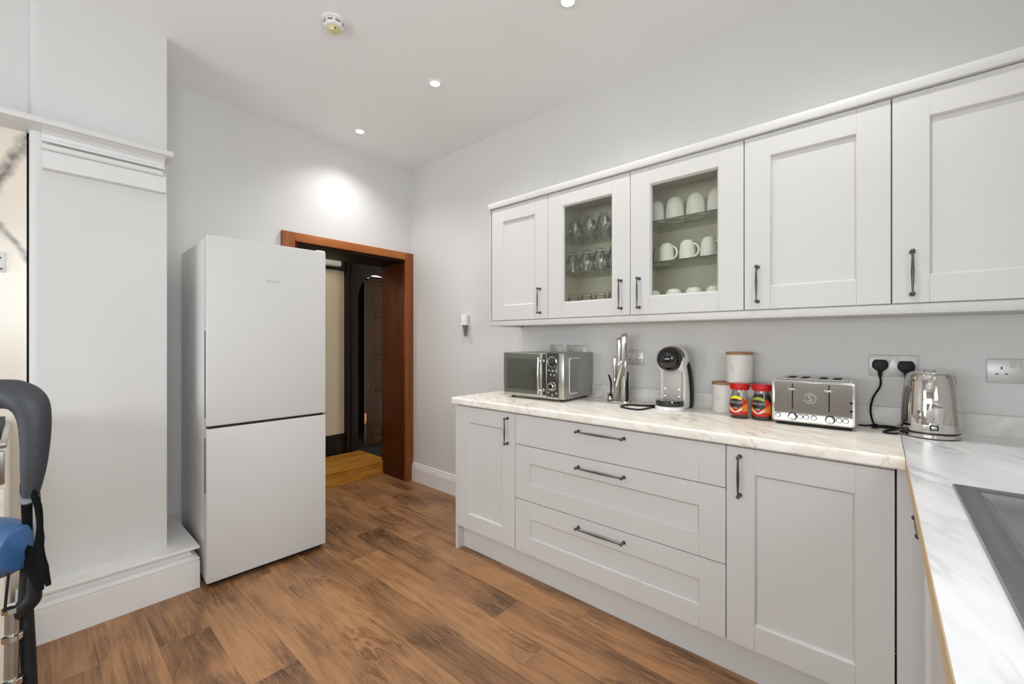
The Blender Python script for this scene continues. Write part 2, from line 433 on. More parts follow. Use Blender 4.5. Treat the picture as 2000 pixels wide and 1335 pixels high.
    def prism(s, poly, lo, hi, axis='z', bev=0.0, seg=2, smooth=False):
        """extrude a 2-D polygon along an axis: z -> (x,y), y -> (x,z), x -> (y,z)"""
        t = bmesh.new()
        def pt(a, b, h):
            return {'z': (a, b, h), 'y': (a, h, b), 'x': (h, a, b)}[axis]
        A = [t.verts.new(pt(a, b, lo)) for a, b in poly]
        C = [t.verts.new(pt(a, b, hi)) for a, b in poly]
        t.faces.new(A); t.faces.new(list(reversed(C)))
        k = len(poly)
        for i in range(k): t.faces.new((A[i], C[i], C[(i + 1) % k], A[(i + 1) % k]))
        bmesh.ops.recalc_face_normals(t, faces=list(t.faces))
        if bev > 0:
            bmesh.ops.bevel(t, geom=list(t.edges), offset=bev, segments=seg, affect='EDGES', profile=0.5)
        s._merge(t, smooth or bev > 0)
        return s
    def sweep(s, path, prof, closed_ends=True):
        """moulding: prof [(offset outward, z)] carried along a 2-D path with mitres; outward = right of travel"""
        P = [Vector(p) for p in path]
        nrm = []
        for i in range(len(P)):
            ds = []
            if i > 0: ds.append((P[i] - P[i - 1]).normalized())
            if i < len(P) - 1: ds.append((P[i + 1] - P[i]).normalized())
            ns = [Vector((d.y, -d.x)) for d in ds]
            n = sum(ns, Vector((0, 0))).normalized()
            k = 1 / max(0.2, n.dot(ns[0]))
            nrm.append(n * k)
        rings = [[s.bm.verts.new((P[i].x + nrm[i].x * o, P[i].y + nrm[i].y * o, z)) for o, z in prof] for i in range(len(P))]
        fs = []
        for a, b in zip(rings, rings[1:]):
            for i in range(len(prof) - 1):
                fs.append(s.bm.faces.new((a[i], b[i], b[i + 1], a[i + 1])))
        if closed_ends:
            fs.append(s.bm.faces.new(rings[0])); fs.append(s.bm.faces.new(list(reversed(rings[-1]))))
        bmesh.ops.recalc_face_normals(s.bm, faces=fs)
        s._fin(fs, True)
        return s
    def xf(s, mtx):
        bmesh.ops.transform(s.bm, matrix=mtx, verts=list(s.bm.verts))
        return s
    def mesh(s, name, ang=38):
        me = bpy.data.meshes.new(name)
        s.bm.to_mesh(me); s.bm.free()
        for k in s.slots: me.materials.append(M[k])
        me.set_sharp_from_angle(angle=R(ang))
        return me
    def obj(s, name, parent=None, ang=38):
        o = bpy.data.objects.new(name, s.mesh(name, ang))
        COL.objects.link(o)
        if parent is not None: o.parent = parent
        return o

def NB(key):
    return B().mat(key)

def tag(o, label=None, cat=None, group=None, kind=None):
    if label: o['label'] = label
    if cat: o['category'] = cat
    if group: o['group'] = group
    if kind: o['kind'] = kind
    return o

def thing(name, loc, rz, label, cat, group=None):
    o = bpy.data.objects.new(name, None)
    o.empty_display_size = 0.05
    COL.objects.link(o)
    o.location = loc; o.rotation_euler = (0, 0, rz)
    return tag(o, label, cat, group)

def struct(o, label=None, cat=None):
    return tag(o, label, cat, kind='structure')

def copy_tree(o, loc, label, parent=None):
    c = o.copy(); COL.objects.link(c)
    if parent is None:
        c.location = loc; c['label'] = label
    else:
        c.parent = parent
    for ch in list(o.children): copy_tree(ch, None, None, c)
    return c

def text_mesh(name, body, size, key, parent, loc, rot, depth=0.0004, align='CENTER', spacing=1.0):
    cu = bpy.data.curves.new(name, 'FONT')
    cu.body = body; cu.size = size; cu.align_x = align; cu.align_y = 'CENTER'; cu.extrude = depth
    cu.space_character = spacing
    t = bpy.data.objects.new(name, cu); COL.objects.link(t)
    bpy.context.view_layer.update()
    me = bpy.data.meshes.new_from_object(t.evaluated_get(bpy.context.evaluated_depsgraph_get()))
    bpy.data.objects.remove(t)
    me.materials.clear(); me.materials.append(M[key])
    o = bpy.data.objects.new(name, me); COL.objects.link(o)
    o.parent = parent; o.location = loc; o.rotation_euler = rot
    return o

# ================================================================== THE ROOM
XE, YN, YS, XWEST, ZC = 2.28, 3.19, -0.66, -2.6, 2.78

fl = struct(NB('floor_base').box(XWEST, XE, YS, 3.55, -0.06, -0.006).obj('floor'), 'brown wood plank floor of the kitchen', 'floor')
# single planks, laid along y, seams read off the photograph
PW, seam0 = 0.172, 1.04
ends = {0: 2.003, 1: 2.26, 2: 1.313, 3: 2.24, 4: 1.60, -1: 1.05, -2: 2.48, -3: 1.72}
i0 = math.floor((XWEST - seam0) / PW)
for i in range(i0, math.ceil((XE - seam0) / PW)):
    xa, xb = max(seam0 + i * PW, XWEST), min(seam0 + (i + 1) * PW, XE)
    if xb - xa < 0.02: continue
    e = ends.get(i, random.uniform(0.3, 1.5))
    y = e - 1.22 * math.ceil((e - YS) / 1.22)
    while y < 3.55:
        ya, yb = max(y, YS), min(y + 1.22, 3.55)
        if yb - ya > 0.03:
            o = NB('floor').box(-(xb - xa) / 2 + 0.0001, (xb - xa) / 2 - 0.0001, -(yb - ya) / 2 + 0.0001, (yb - ya) / 2 - 0.0001, -0.006, 0.0, bev=0.0005, seg=1).obj('plank', fl)
            o.location = ((xa + xb) / 2, (ya + yb) / 2, 0)
        y += 1.22

struct(NB('ceiling').box(XWEST, XE, YS, YN, ZC, ZC + 0.1).obj('ceiling'), 'plain off-white ceiling above the kitchen', 'ceiling')

# north wall with the doorway
DX0, DX1, DZ = 1.262, 2.235, 1.975
wn = NB('wall')
wn.box(XWEST, DX0, YN, 3.55, 0, ZC)
wn.box(DX0, DX1, YN, 3.55, DZ, ZC)
wn.box(DX1, XE + 0.15, YN, 3.55, 0, ZC)
struct(wn.obj('wall_north'), 'pale grey wall with the dark wood doorway', 'wall')
struct(NB('wall').box(XE, XE + 0.15, YS - 0.15, YN, 0, ZC).obj('wall_east'), 'pale grey wall behind the wall cabinets', 'wall')

# south wall (behind the camera) and west wall, each with an unseen window shaped for its light
ws = NB('wall')
WX0, WX1, WZ0, WZ1 = -0.95, 0.65, 1.20, 2.20
ws.box(XWEST, WX0, YS - 0.15, YS, 0, ZC); ws.box(WX1, XE, YS - 0.15, YS, 0, ZC)
ws.box(WX0, WX1, YS - 0.15, YS, 0, WZ0); ws.box(WX0, WX1, YS - 0.15, YS, WZ1, ZC)
struct(ws.obj('wall_south'), 'pale grey wall with a window, behind the camera', 'wall')
ww = NB('wall')
VY0, VY1, VZ0, VZ1 = -0.45, 2.60, 0.78, 1.75
ww.box(XWEST - 0.15, XWEST, YS - 0.15, VY0, 0, ZC); ww.box(XWEST - 0.15, XWEST, VY1, YN, 0, ZC)
ww.box(XWEST - 0.15, XWEST, VY0, VY1, 0, VZ0); ww.box(XWEST - 0.15, XWEST, VY0, VY1, VZ1, ZC)
struct(ww.obj('wall_west'), 'pale grey wall with the wide window', 'wall')

def window(name, a0, a1, z0, z1, loc, rz, label):
    w = a1 - a0
    f = NB('trim')
    for xa, xb in ((0, 0.05), (w / 2 - 0.025, w / 2 + 0.025), (w - 0.05, w)): f.box(xa, xb, -0.03, 0.03, z0, z1, bev=0.003)
    for za, zb in ((z0, z0 + 0.05), (z1 - 0.05, z1)): f.box(0.05, w - 0.05, -0.029, 0.029, za, zb)
    fr = struct(f.obj(name), label, 'window')
    fr.location = loc; fr.rotation_euler = (0, 0, rz)
    NB('window_glass').box(0.05, w / 2 - 0.025, -0.004, 0.004, z0 + 0.05, z1 - 0.05).obj('pane', fr)
    NB('window_glass').box(w / 2 + 0.025, w - 0.05, -0.004, 0.004, z0 + 0.05, z1 - 0.05).obj('pane', fr)
    NB('trim').box(-0.03, w + 0.03, -0.14, 0.03, z0 - 0.03, z0, bev=0.004).obj('window_sill', fr)
window('window_1', WX0, WX1, WZ0, WZ1, (WX1, YS - 0.09, 0), PI, 'white framed window behind the camera')
window('window_2', VY0, VY1, VZ0, VZ1, (XWEST - 0.09, VY0, 0), PI / 2, 'wide unseen white framed window opposite the cabinets, sized for its daylight')

# skirting on the east and north walls
SK = [(0, 0), (0.018, 0), (0.018, 0.118), (0.0135, 0.121), (0.0155, 0.13), (0.013, 0.137), (0.0085, 0.14), (0.0105, 0.150), (0.006, 0.160), (0.0, 0.162)]
struct(NB('trim').sweep([(XE, YN - 0.0), (XE, 1.936)], SK).obj('baseboard_east', ang=18), 'white moulded skirting between doorway and base cabinet', 'baseboard')
struct(NB('trim').sweep([(0.50, YN), (1.168, YN)], SK).obj('baseboard_north'), 'white moulded skirting behind the fridge freezer', 'baseboard')

# ------------------------------------------------------------------ doorway: casing and deep reveal
d1 = NB('casing')
d1.box(2.198, XE, YN - 0.026, YN, 0, 2.028, bev=0.003)
do = struct(d1.obj('door_1'), 'red-brown wooden door casing round the open doorway', 'door frame')
NB('casing').box(1.172, DX0, YN - 0.026, YN, 0, 2.028, bev=0.003).obj('casing_side', do)
NB('casing_h').box(1.2622, 2.1978, YN - 0.026, YN, 1.966, 2.028, bev=0.003).obj('casing_head', do)
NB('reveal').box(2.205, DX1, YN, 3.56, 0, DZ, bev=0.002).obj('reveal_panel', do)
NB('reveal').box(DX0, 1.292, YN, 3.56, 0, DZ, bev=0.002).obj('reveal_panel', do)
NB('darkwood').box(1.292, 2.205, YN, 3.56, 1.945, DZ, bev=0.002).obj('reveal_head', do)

# ------------------------------------------------------------------ hall beyond, one step up
HZ = 0.12
fh = struct(NB('floor_base').box(0.6, 2.26, 3.555, 4.10, 0.0, HZ - 0.012).obj('floor_hall'), 'golden oak boarded step and floor of the hall', 'floor')
for ya, yb in ((3.532, 3.60), (3.60, 3.74), (3.74, 3.88), (3.88, 4.06)):
    o = NB('oak').box(-0.48, 0.484, 0, yb - ya - 0.001, -0.012, 0, bev=0.0015, seg=1).obj('floor_board', fh)
    o.location = (1.775, ya, HZ)
for za, zb, y0 in ((0.0, 0.018, 3.531), (0.018, 0.062, 3.54), (0.062, 0.108, 3.54)):
    o = NB('oak').box(-0.48, 0.484, 0, 3.556 - y0, 0, zb - za - 0.001, bev=0.0015, seg=1).obj('riser_board', fh)
    o.location = (1.775, y0, za)
struct(NB('hall_tile').box(2.26, 3.4, 3.55, 4.9, 0.0, HZ - 0.01).obj('floor_hall_tiled'), 'dark tiled hall floor beside the oak boards', 'floor')
struct(NB('cream').box(0.45, 2.11, 4.10, 4.2, 0, 2.5).obj('wall_hall'), 'cream hall wall seen through the doorway', 'wall')
struct(NB('cream').box(0.35, 0.45, 3.55, 4.2, 0, 2.5).obj('wall_hall_west'), 'cream end wall of the hall', 'wall')
struct(NB('darkwood').box(3.3, 3.4, 3.55, 4.9, 0, 2.5).obj('wall_hall_east'), 'dark panelled end wall of the hall', 'wall')
struct(NB('darkwood').box(2.11, 3.4, 4.85, 4.95, 0, 2.5).obj('wall_hall_back'), 'dark wall behind the arched door', 'wall')
struct(NB('darkwood').box(0.35, 3.4, 3.55, 4.95, 2.5, 2.6).obj('ceiling_hall'), 'dark hall ceiling', 'ceiling')
struct(NB('darkwood').box(0.45, 2.11, 4.055, 4.10, 1.953, 2.42, bev=0.006).obj('trim_1'), 'dark wooden beam above the cream hall wall', 'beam')
struct(NB('darkwood').sweep([(0.45, 4.10), (2.11, 4.10)], [(0, 0.108), (0.022, 0.108), (0.022, 0.25), (0.014, 0.262), (0.017, 0.285), (0.008, 0.312), (0, 0.314)]).obj('baseboard_hall'), 'black skirting under the cream hall wall', 'baseboard')
# arched timber screen
arc = [(2.505 - 0.268 * math.cos(PI * k / 20), 1.695 + 0.268 * math.sin(PI * k / 20)) for k in range(21)]
poly = [(2.11, 0.108), (2.237, 0.108)] + arc + [(2.773, 0.108), (3.3, 0.108), (3.3, 2.5), (2.11, 2.5)]
d2 = struct(NB('darkwood').prism(poly, 4.05, 4.16, 'y').obj('door_2'), 'near-black arched timber door frame in the hall', 'door frame')
NB('darkwood').tube([(2.165, 4.05, 0.11), (2.165, 4.05, 2.3)], 0.014, n=10).obj('moulding', d2)
NB('darkwood').tube([(2.115, 4.05, 0.11), (2.115, 4.05, 2.3)], 0.010, n=10).obj('moulding', d2)
NB('bright_gap').box(2.40, 2.62, 4.215, 4.22, 1.93, 1.99).obj('glow_sliver', d2)  # added glowing strip for the bright room showing above the door leaf
lf = NB('doorwood')
lx0, lx1 = 2.39, 2.86
for xa, xb in ((lx0, 2.495), (lx1 - 0.1, lx1)): lf.box(xa, xb, 4.165, 4.205, 0.115, 1.90, bev=0.004)
zs = [(0.115, 0.20), (0.235, 0.275), (0.655, 0.70), (1.05, 1.09), (1.51, 1.56), (1.86, 1.90)]
for za, zb in zs: lf.box(2.495, lx1 - 0.1, 4.167, 4.204, za, zb, bev=0.004)
lf.box(2.44, lx1 - 0.05, 4.167, 4.204, 1.90, 1.948, bev=0.004)
leaf = lf.obj('door_leaf', d2)
for (a, b), (c, d) in zip(zs, zs[1:]):
    NB('doorwood').box(2.49, lx1 - 0.095, 4.18, 4.196, b - 0.004, c + 0.004, bev=0.006).obj('door_panel', leaf)
NB('brass').box(2.372, 2.392, 4.158, 4.168, 0.36, 0.47, bev=0.002).obj('hinge', leaf)
NB('brass').ball((2.41, 4.158, 0.76), 0.008, 10).obj('door_pin', leaf)
em = thing('emergency_light', (1.90, 4.055, 2.0), 0, 'white emergency light box on the dark beam in the hall', 'light')
NB('white_plastic').box(-0.13, 0.125, -0.075, 0, -0.02, 0.045, bev=0.012, seg=3).obj('housing', em)
NB('grey_plastic').box(-0.12, 0.115, -0.079, -0.03, -0.026, -0.012, bev=0.006).obj('diffuser', em)
hl = bpy.data.lights.new('hall_light', 'POINT'); hl.energy = 14; hl.color = (1.0, 0.86, 0.66); hl.shadow_soft_size = 0.12
ho = bpy.data.objects.new('hall_light', hl); COL.objects.link(ho); ho.location = (1.15, 3.82, 2.2)

# ------------------------------------------------------------------ chimney breast with plinth, frieze and shelf
def rounded_pier():
    r, n = 0.026, 8
    x0, x1, y0, y1 = 0.004, 0.463, 2.72, YN
    p = [(x0 + r - r * math.cos(PI / 2 * k / n), y0 + r - r * math.sin(PI / 2 * k / n)) for k in range(n + 1)]
    return p + [(x1, y0), (x1, y1), (x0, y1)]
cb = struct(NB('wall').prism(rounded_pier(), 0, ZC, 'z', smooth=True).obj('wall_chimney'), 'pale grey chimney breast pier with rounded corner beside the fridge freezer', 'chimney breast')
NB('wall').box(-1.25, 0.004, 2.775, YN, 2.17, ZC).obj('chimney_upper', cb)
NB('wall').box(-1.75, -1.25, 2.72, YN, 0, ZC, bev=0.02).obj('pier', cb)
NB('dark_gap').box(-0.0025, 0.0035, 2.80, 2.85, 0.22, 2.14).obj('joint_gap', cb)
PL = [(0, 0), (0.117, 0), (0.117, 0.136), (0.111, 0.138), (0.111, 0.1395), (0.1155, 0.1425), (0.1165, 0.147), (0.1155, 0.1515), (0.110, 0.1545), (0.102, 0.1555), (0.102, 0.1605), (0.095, 0.163), (0.088, 0.170), (0.084, 0.180), (0.084, 0.193), (0.113, 0.197), (0.116, 0.2), (0.116, 0.210), (0.113, 0.2125), (0, 0.2135)]
struct(NB('trim').sweep([(-0.033, 2.72), (0.458, 2.72), (0.458, YN)], PL).obj('baseboard_chimney', ang=32), 'tall white moulded plinth round the foot of the chimney breast', 'baseboard')
ms = struct(NB('moulding').box(-1.75, 0.470, 2.603, 2.79, 2.147, 2.172, bev=0.004).obj('trim_2'), 'white moulded shelf across the chimney breast', 'mantel shelf')
NB('moulding').sweep([(0.04, 2.72), (0.452, 2.72)], [(0, 1.985), (0.045, 1.985), (0.045, 2.060), (0.0, 2.060)]).obj('frieze_board', ms)
NB('moulding').tube([(0.04, 2.670, 2.0735), (0.436, 2.670, 2.0735)], 0.0135, n=14).obj('bead', ms)
NB('moulding').sweep([(0.04, 2.72), (0.445, 2.72)], [(0, 2.060), (0.034, 2.060), (0.034, 2.091), (0.060, 2.094), (0.062, 2.102), (0.050, 2.106), (0.046, 2.112), (0.050, 2.126), (0.066, 2.138), (0.098, 2.147), (0, 2.147)]).obj('bed_moulding', ms, ang=20)
am = struct(NB('alcove_marble').box(-1.25, -0.003, 2.775, 2.80, 0, 2.147).obj('wall_alcove'), 'marble slab lining the cooker alcove', 'wall panel')

# ================================================================== FITTED CABINETS
EAST = -PI / 2        # local x runs to the right as seen, local -y faces the room
def bar_handle(parent, x, z, length, horiz=False, y=-0.02):
    """slim pewter bow handle on two posts with ball ends"""
    h = length / 2
    b = NB('pewter')
    ax = (lambda t: (x + t, y - 0.028, z)) if horiz else (lambda t: (x, y - 0.028, z + t))
    b.tube([ax(-h), ax(-h * .8), ax(-h * .4), ax(0), ax(h * .4), ax(h * .8), ax(h)], [.0034, .0028, .0040, .0048, .0040, .0028, .0034], n=10, smooth=3)
    for t in (-h, h):
        p = ax(t)
        b.tube([(p[0], y + 0.001, p[2]), (p[0], y - 0.004, p[2]), (p[0], y - 0.012, p[2]), (p[0], y - 0.028, p[2])], [.0085, .0075, .0042, .0042], n=12)
        b.ball(p, 0.0068, 12)
    return b.obj('handle', parent)

def shaker(cab, name, x0, x1, z0, z1, st=0.092, rl=0.09, glass=False, slab=False, key='cab'):
    """framed door or drawer front: two stiles, two rails, sunk panel with a chamfered lip"""
    t, bv = 0.02, 0.0009
    b = NB(key)
    if slab:
        xs = [x0, x0 + st, x1 - st, x1]
        for a, c in zip(xs, xs[1:]): b.box(a, c, -t, 0, z0, z1, bev=bv, seg=1)
        return b.obj(name, cab)
    b.box(x0, x0 + st, -t, 0, z0, z1, bev=bv, seg=1)
    b.box(x1 - st, x1, -t, 0, z0, z1, bev=bv, seg=1)
    b.box(x0 + st, x1 - st, -t, 0, z0, z0 + rl, bev=bv, seg=1)
    b.box(x0 + st, x1 - st, -t, 0, z1 - rl, z1, bev=bv, seg=1)
    xa, xb, za, zb = x0 + st, x1 - st, z0 + rl, z1 - rl
    c, dp = 0.007, 0.011
    # chamfer lip
    bm = b.bm
    def ring(o, y):
        return [bm.verts.new(p) for p in ((xa + o, y, za + o), (xb - o, y, za + o), (xb - o, y, zb - o), (xa + o, y, zb - o))]
    r0, r1 = ring(-0.0002, -t + 0.0008), ring(c, -t + dp)
    r2 = ring(c, -0.002)
    fs = []
    for A, C in ((r0, r1), (r1, r2)):
        for i in range(4):
            fs.append(bm.faces.new((A[i], A[(i + 1) % 4], C[(i + 1) % 4], C[i])))
    for f in fs: f.material_index = 0
    d = b.obj(name, cab)
    if glass:
        NB('pane').box(xa + c - 0.001, xb - c + 0.001, -0.009, -0.005, za + c - 0.001, zb - c + 0.001).obj('pane', d)
    else:
        NB(key).box(xa - 0.002, xb + 0.002, -t + dp, -0.002, za - 0.002, zb + 0.002).obj('panel', d)
    return d

# ---- base units along the east wall (front plane x = 1.72, doors to 1.70)
XB = 1.72
BZ0, BZ1 = 0.145, 0.862
def base_unit(y_left, y_right, label, depth=0.54):
    t = thing('base_cabinet', (XB, y_left, 0), EAST, label, 'cabinet', 'base cabinets')
    NB('cab').box(0.001, y_left - y_right - 0.001, 0.0, depth, 0.145, 0.870).obj('carcass', t)
    return t
u = base_unit(1.934, 1.461, 'narrow single door base cabinet under the microwave with upright handle')
NB('cab').box(-0.0005, 0.018, -0.02, 0.545, 0.0, 0.8705, bev=0.001, seg=1).obj('end_panel', u)
d = shaker(u, 'door', 0.019, 0.4715, BZ0, BZ1)
bar_handle(d, 0.473 - 0.052, 0.765, 0.135)
u = base_unit(1.461, 0.431, 'wide three drawer base cabinet with long horizontal handles')
for z0, z1, hz, sl in ((0.706, BZ1, 0.826, True), (0.4215, 0.703, 0.658, False), (BZ0, 0.4185, 0.375, False)):
    d = shaker(u, 'drawer', 0.0015, 1.0285, z0, z1, st=0.094, rl=0.088, slab=sl)
    bar_handle(d, 0.508, hz, 0.23, horiz=True)
u = base_unit(0.431, -0.034, 'single door base cabinet right of the drawers with handle at its left')
d = shaker(u, 'door', 0.0015, 0.4635, BZ0, BZ1)
bar_handle(d, 0.046, 0.76, 0.14)
NB('cab').box(0.468, 0.527, -0.02, 0.0, 0.10, 0.870, bev=0.001, seg=1).obj('corner_post', u)
tag(NB('cab').box(1.752, 1.768, -0.06, 1.9155, 0.0, 0.1445).obj('kickboard'), 'pale grey kickboard under the drawers along the floor', 'kickboard')

# ---- south run (beside the camera): front plane y = -0.11, doors to -0.09
s1 = thing('base_cabinet', (1.695, -0.11, 0), PI, 'sink run cabinet with horizontal handle under the tan worktop edge', 'cabinet', 'base cabinets')
NB('cab').box(0.0, 0.735, 0, 0.53, 0.145, 0.8705).obj('carcass', s1)
d = shaker(s1, 'door', 0.03, 0.735, BZ0, BZ1)
bar_handle(d, 0.375, 0.83, 0.125, horiz=True)
s2 = thing('base_cabinet', (0.958, -0.11, 0), PI, 'sink base cabinet nearest the camera', 'cabinet', 'base cabinets')
NB('cab').box(0.0, 1.2, 0, 0.53, 0.145, 0.70).obj('carcass', s2)
for k in (0, 1):
    d = shaker(s2, 'door', 0.0015 + 0.6 * k, 0.5985 + 0.6 * k, BZ0, BZ1)
    bar_handle(d, 0.55 if k == 0 else 0.65, 0.76, 0.14)
tag(NB('cab').box(-0.24, 1.70, -0.155, -0.14, 0.0, 0.1445).obj('kickboard'), 'pale grey kickboard under the sink run', 'kickboard')

# ---- worktops
WT0, WT1 = 0.872, 0.910
w1 = NB('worktop')
prof = []
r = 0.010
front = [(1.68 + r - r * math.cos(PI / 2 * k / 5), WT1 - r + r * math.sin(PI / 2 * k / 5)) for k in range(6)]
poly = [(1.683, WT0), (1.68, WT0 + 0.004)] + front + [(2.262, WT1), (2.262, WT0)]
w1.prism([(a, z) for a, z in poly], -0.0545, 1.951, 'y', smooth=True)
tag(w1.obj('worktop', ang=25), 'marble effect worktop along the cabinets under the microwave and toaster', 'worktop')
w2 = NB('worktop2')
SX0, SX1, SY0, SY1 = 0.50, 1.395, -0.575, -0.165       # cut-out for the sink
w2.box(-0.25, SX0, -0.642, -0.0565, WT0, WT1); w2.box(SX1, 2.262, -0.642, -0.0565, WT0, WT1)
w2.box(SX0, SX1, -0.642, SY0, WT0, WT1); w2.box(SX0, SX1, SY1, -0.0565, WT0, WT1)
wo = tag(w2.obj('worktop'), 'white marble effect worktop with tan front edge holding the sink', 'worktop')
NB('tan_edge').box(-0.25, 1.681, -0.0565, -0.0550, WT0, WT1 - 0.0012).obj('edge_strip', wo)
# upstands
tag(NB('upstand').box(2.262, XE, -0.642, 1.93, WT0, 0.985, bev=0.0015, seg=1).obj('upstand'), 'marble effect upstand behind the kettle and toaster', 'upstand')
tag(NB('upstand').box(-0.25, 2.262, YS, -0.642, WT0, 0.985, bev=0.0015, seg=1).obj('upstand'), 'marble effect upstand behind the sink', 'upstand')
# flat wall panel between worktop and wall units
wp = tag(NB('wall').box(2.274, XE, YS, 1.917, 0.985, 1.345, bev=0.001, seg=1).obj('wall_panel'), 'pale splashback panel on the wall between worktop and wall cabinets', 'wall panel')
NB('trim').box(2.2725, XE, 1.917, 1.9215, 0.91, 1.345).obj('bright_edge_line', wp)  # white strip put in for the bright highlight along the wall edge

# ---- wall units (front plane x = 1.98, doors to 1.96)
XU, UZ0, UZ1 = 1.98, 1.375, 2.088
def wall_unit(y0, y1, label, open_front=False):
    w = y0 - y1
    t = thing('wall_cabinet', (XU, y0, 0), EAST, label, 'cabinet', 'wall cabinets')
    if not open_front:
        NB('cab').box(0.0005, w - 0.0005, 0, 0.294, UZ0, UZ1).obj('carcass', t)
    else:
        c = NB('cab_in')
        c.box(0.0005, 0.018, 0, 0.294, UZ0, UZ1); c.box(w - 0.018, w - 0.0005, 0, 0.294, UZ0, UZ1)
        c.box(0.018, w - 0.018, 0, 0.294, UZ0, UZ0 + 0.018); c.box(0.018, w - 0.018, 0, 0.294, UZ1 - 0.018, UZ1)
        c.box(0.018, w - 0.018, 0.286, 0.294, UZ0 + 0.018, UZ1 - 0.018)
        c.obj('carcass', t)
        for z in (1.638, 1.840):
            s = NB('shelf_glass').box(0.0185, w - 0.0185, 0.05, 0.284, z - 0.006, z).obj('shelf', t)
            NB('shelf_edge').box(0.0185, w - 0.0185, 0.0485, 0.05, z - 0.006, z).obj('shelf_edge', s)
    return t, w
DZ0, DZ1 = 1.378, 2.085
t, w = wall_unit(1.892, 1.437, 'leftmost wall cabinet with solid panelled door above the microwave')
d = shaker(t, 'door', 0.012, w - 0.0015, DZ0, DZ1); bar_handle(d, w - 0.055, 1.482, 0.138)
NB('cab').box(-0.006, 0.0, -0.018, 0.298, UZ0, UZ1).obj('end_panel', t)
t, w = wall_unit(1.437, 0.933, 'glass fronted wall cabinet filled with drinking glasses', True)
d = shaker(t, 'door', 0.0015, w - 0.0015, DZ0, DZ1, st=0.098, rl=0.083, glass=True); bar_handle(d, w - 0.049, 1.482, 0.138)
t, w = wall_unit(0.933, 0.428, 'glass fronted wall cabinet filled with white mugs', True)
d = shaker(t, 'door', 0.0015, w - 0.0015, DZ0, DZ1, st=0.098, rl=0.083, glass=True); bar_handle(d, 0.047, 1.482, 0.14)
t, w = wall_unit(0.428, -0.029, 'solid door wall cabinet just right of the mug cabinet')
d = shaker(t, 'door', 0.002, w - 0.002, DZ0, DZ1); bar_handle(d, 0.050, 1.480, 0.14)
t, w = wall_unit(-0.029, -0.640, 'large solid door wall cabinet at the right edge above the kettle')
d = shaker(t, 'door', 0.002, w - 0.002, DZ0, DZ1); bar_handle(d, 0.052, 1.478, 0.142)
tag(NB('cab').box(1.946, XE, YS, 1.902, 2.089, 2.126, bev=0.004).obj('cornice'), 'flat pale cornice board along the top of the wall cabinets', 'cornice')
tag(NB('cab').box(1.962, 1.982, YS, 1.899, 1.342, 1.3745, bev=0.002).obj('light_pelmet'), 'pale pelmet strip under the wall cabinets', 'pelmet')
tag(NB('cab').box(1.983, XE, 1.880, 1.899, 1.342, 1.3745, bev=0.002).obj('light_pelmet'), 'short pelmet return at the left end of the wall cabinets', 'pelmet')

# ---- crockery behind the glass
def make_mug(label):
    t = thing('mug', (0, 0, 0), 0, label, 'mug', 'mugs in the glass cabinet')
    # turned upside down: rim below, rounded foot above
    NB('ceramic').lathe([(0.0375, 0.0), (0.0405, 0.0), (0.0415, 0.02), (0.0405, 0.05), (0.0375, 0.078), (0.033, 0.093), (0.0265, 0.1005), (0.0245, 0.103), (0.0, 0.102)], n=32, caps=False).obj('body', t)
    NB('ceramic').tube([(0.036, 0, 0.082), (0.052, 0, 0.074), (0.064, 0, 0.052), (0.062, 0, 0.034), (0.050, 0, 0.019), (0.039, 0, 0.015)], 0.0052, n=10, smooth=4).obj('handle', t)
    return t
mug0 = None
ORD = ['leftmost', 'second from left', 'third from left', 'rightmost']
def put_mug(x, y, z, rz, label, s=1.0):
    global mug0
    if mug0 is None:
        mug0 = make_mug(label); o = mug0; o.location = (x, y, z)
    else:
        o = copy_tree(mug0, (x, y, z), label)
    o.rotation_euler = (0, 0, rz); o.scale = (s, s, s)
for k, y in enumerate((0.857, 0.762, 0.664, 0.568)):
    put_mug(2.095, y, 1.8402, R(40) + k * 0.1, 'upturned white mug on the upper shelf of the mug cabinet, ' + ORD[k], 1.06)
for k, y in enumerate((0.800, 0.700, 0.602)):
    put_mug(2.085, y, 1.6382, R(-104) + k * 0.05, 'upturned white mug with handle showing on the middle shelf, ' + ['leftmost of three', 'middle of three', 'rightmost of three'][k], 0.90)
put_mug(2.19, 0.865, 1.6382, R(20), 'upturned white mug at the back left of the middle shelf')
for k, y in enumerate((0.850, 0.748, 0.656, 0.565)):
    put_mug(2.040, y, 1.3932, R(60), 'upturned white mug on the cabinet floor below the shelves, ' + ORD[k])

def make_glass(label, h, rb, rt):
    """stemless glass standing on its rim: foot disc on top with heavy base"""
    prof = [(rt, 0.0), (rt * 1.03, h * 0.3), (rt * 0.98, h * 0.62), (rb * 1.05, h * 0.88), (rb, h * 0.985), (rb * 0.85, h), (0.0, h)]
    inner = [(rt - 0.0016, 0.0), (rt * 1.03 - 0.0018, h * 0.3), (rt * 0.98 - 0.002, h * 0.62), (rb * 0.95, h * 0.86), (0.0, h * 0.9)]
    t = thing('drinking_glass', (0, 0, 0), 0, label, 'glass', 'glasses in the glass cabinet')
    NB('tumbler').lathe(prof, n=28, caps=False).obj('bowl', t)
    NB('tumbler').lathe(inner, n=28, caps=False).obj('inner_wall', t)
    return t
protos = {}
def put_glass(kind, x, y, z, label):
    if kind not in protos:
        h, rb, rt = kind
        o = make_glass(label, h, rb, rt); protos[kind] = o; o.location = (x, y, z)
    else:
        copy_tree(protos[kind], (x, y, z), label)
NTH = ['first', 'second', 'third', 'fourth', 'fifth', 'sixth']
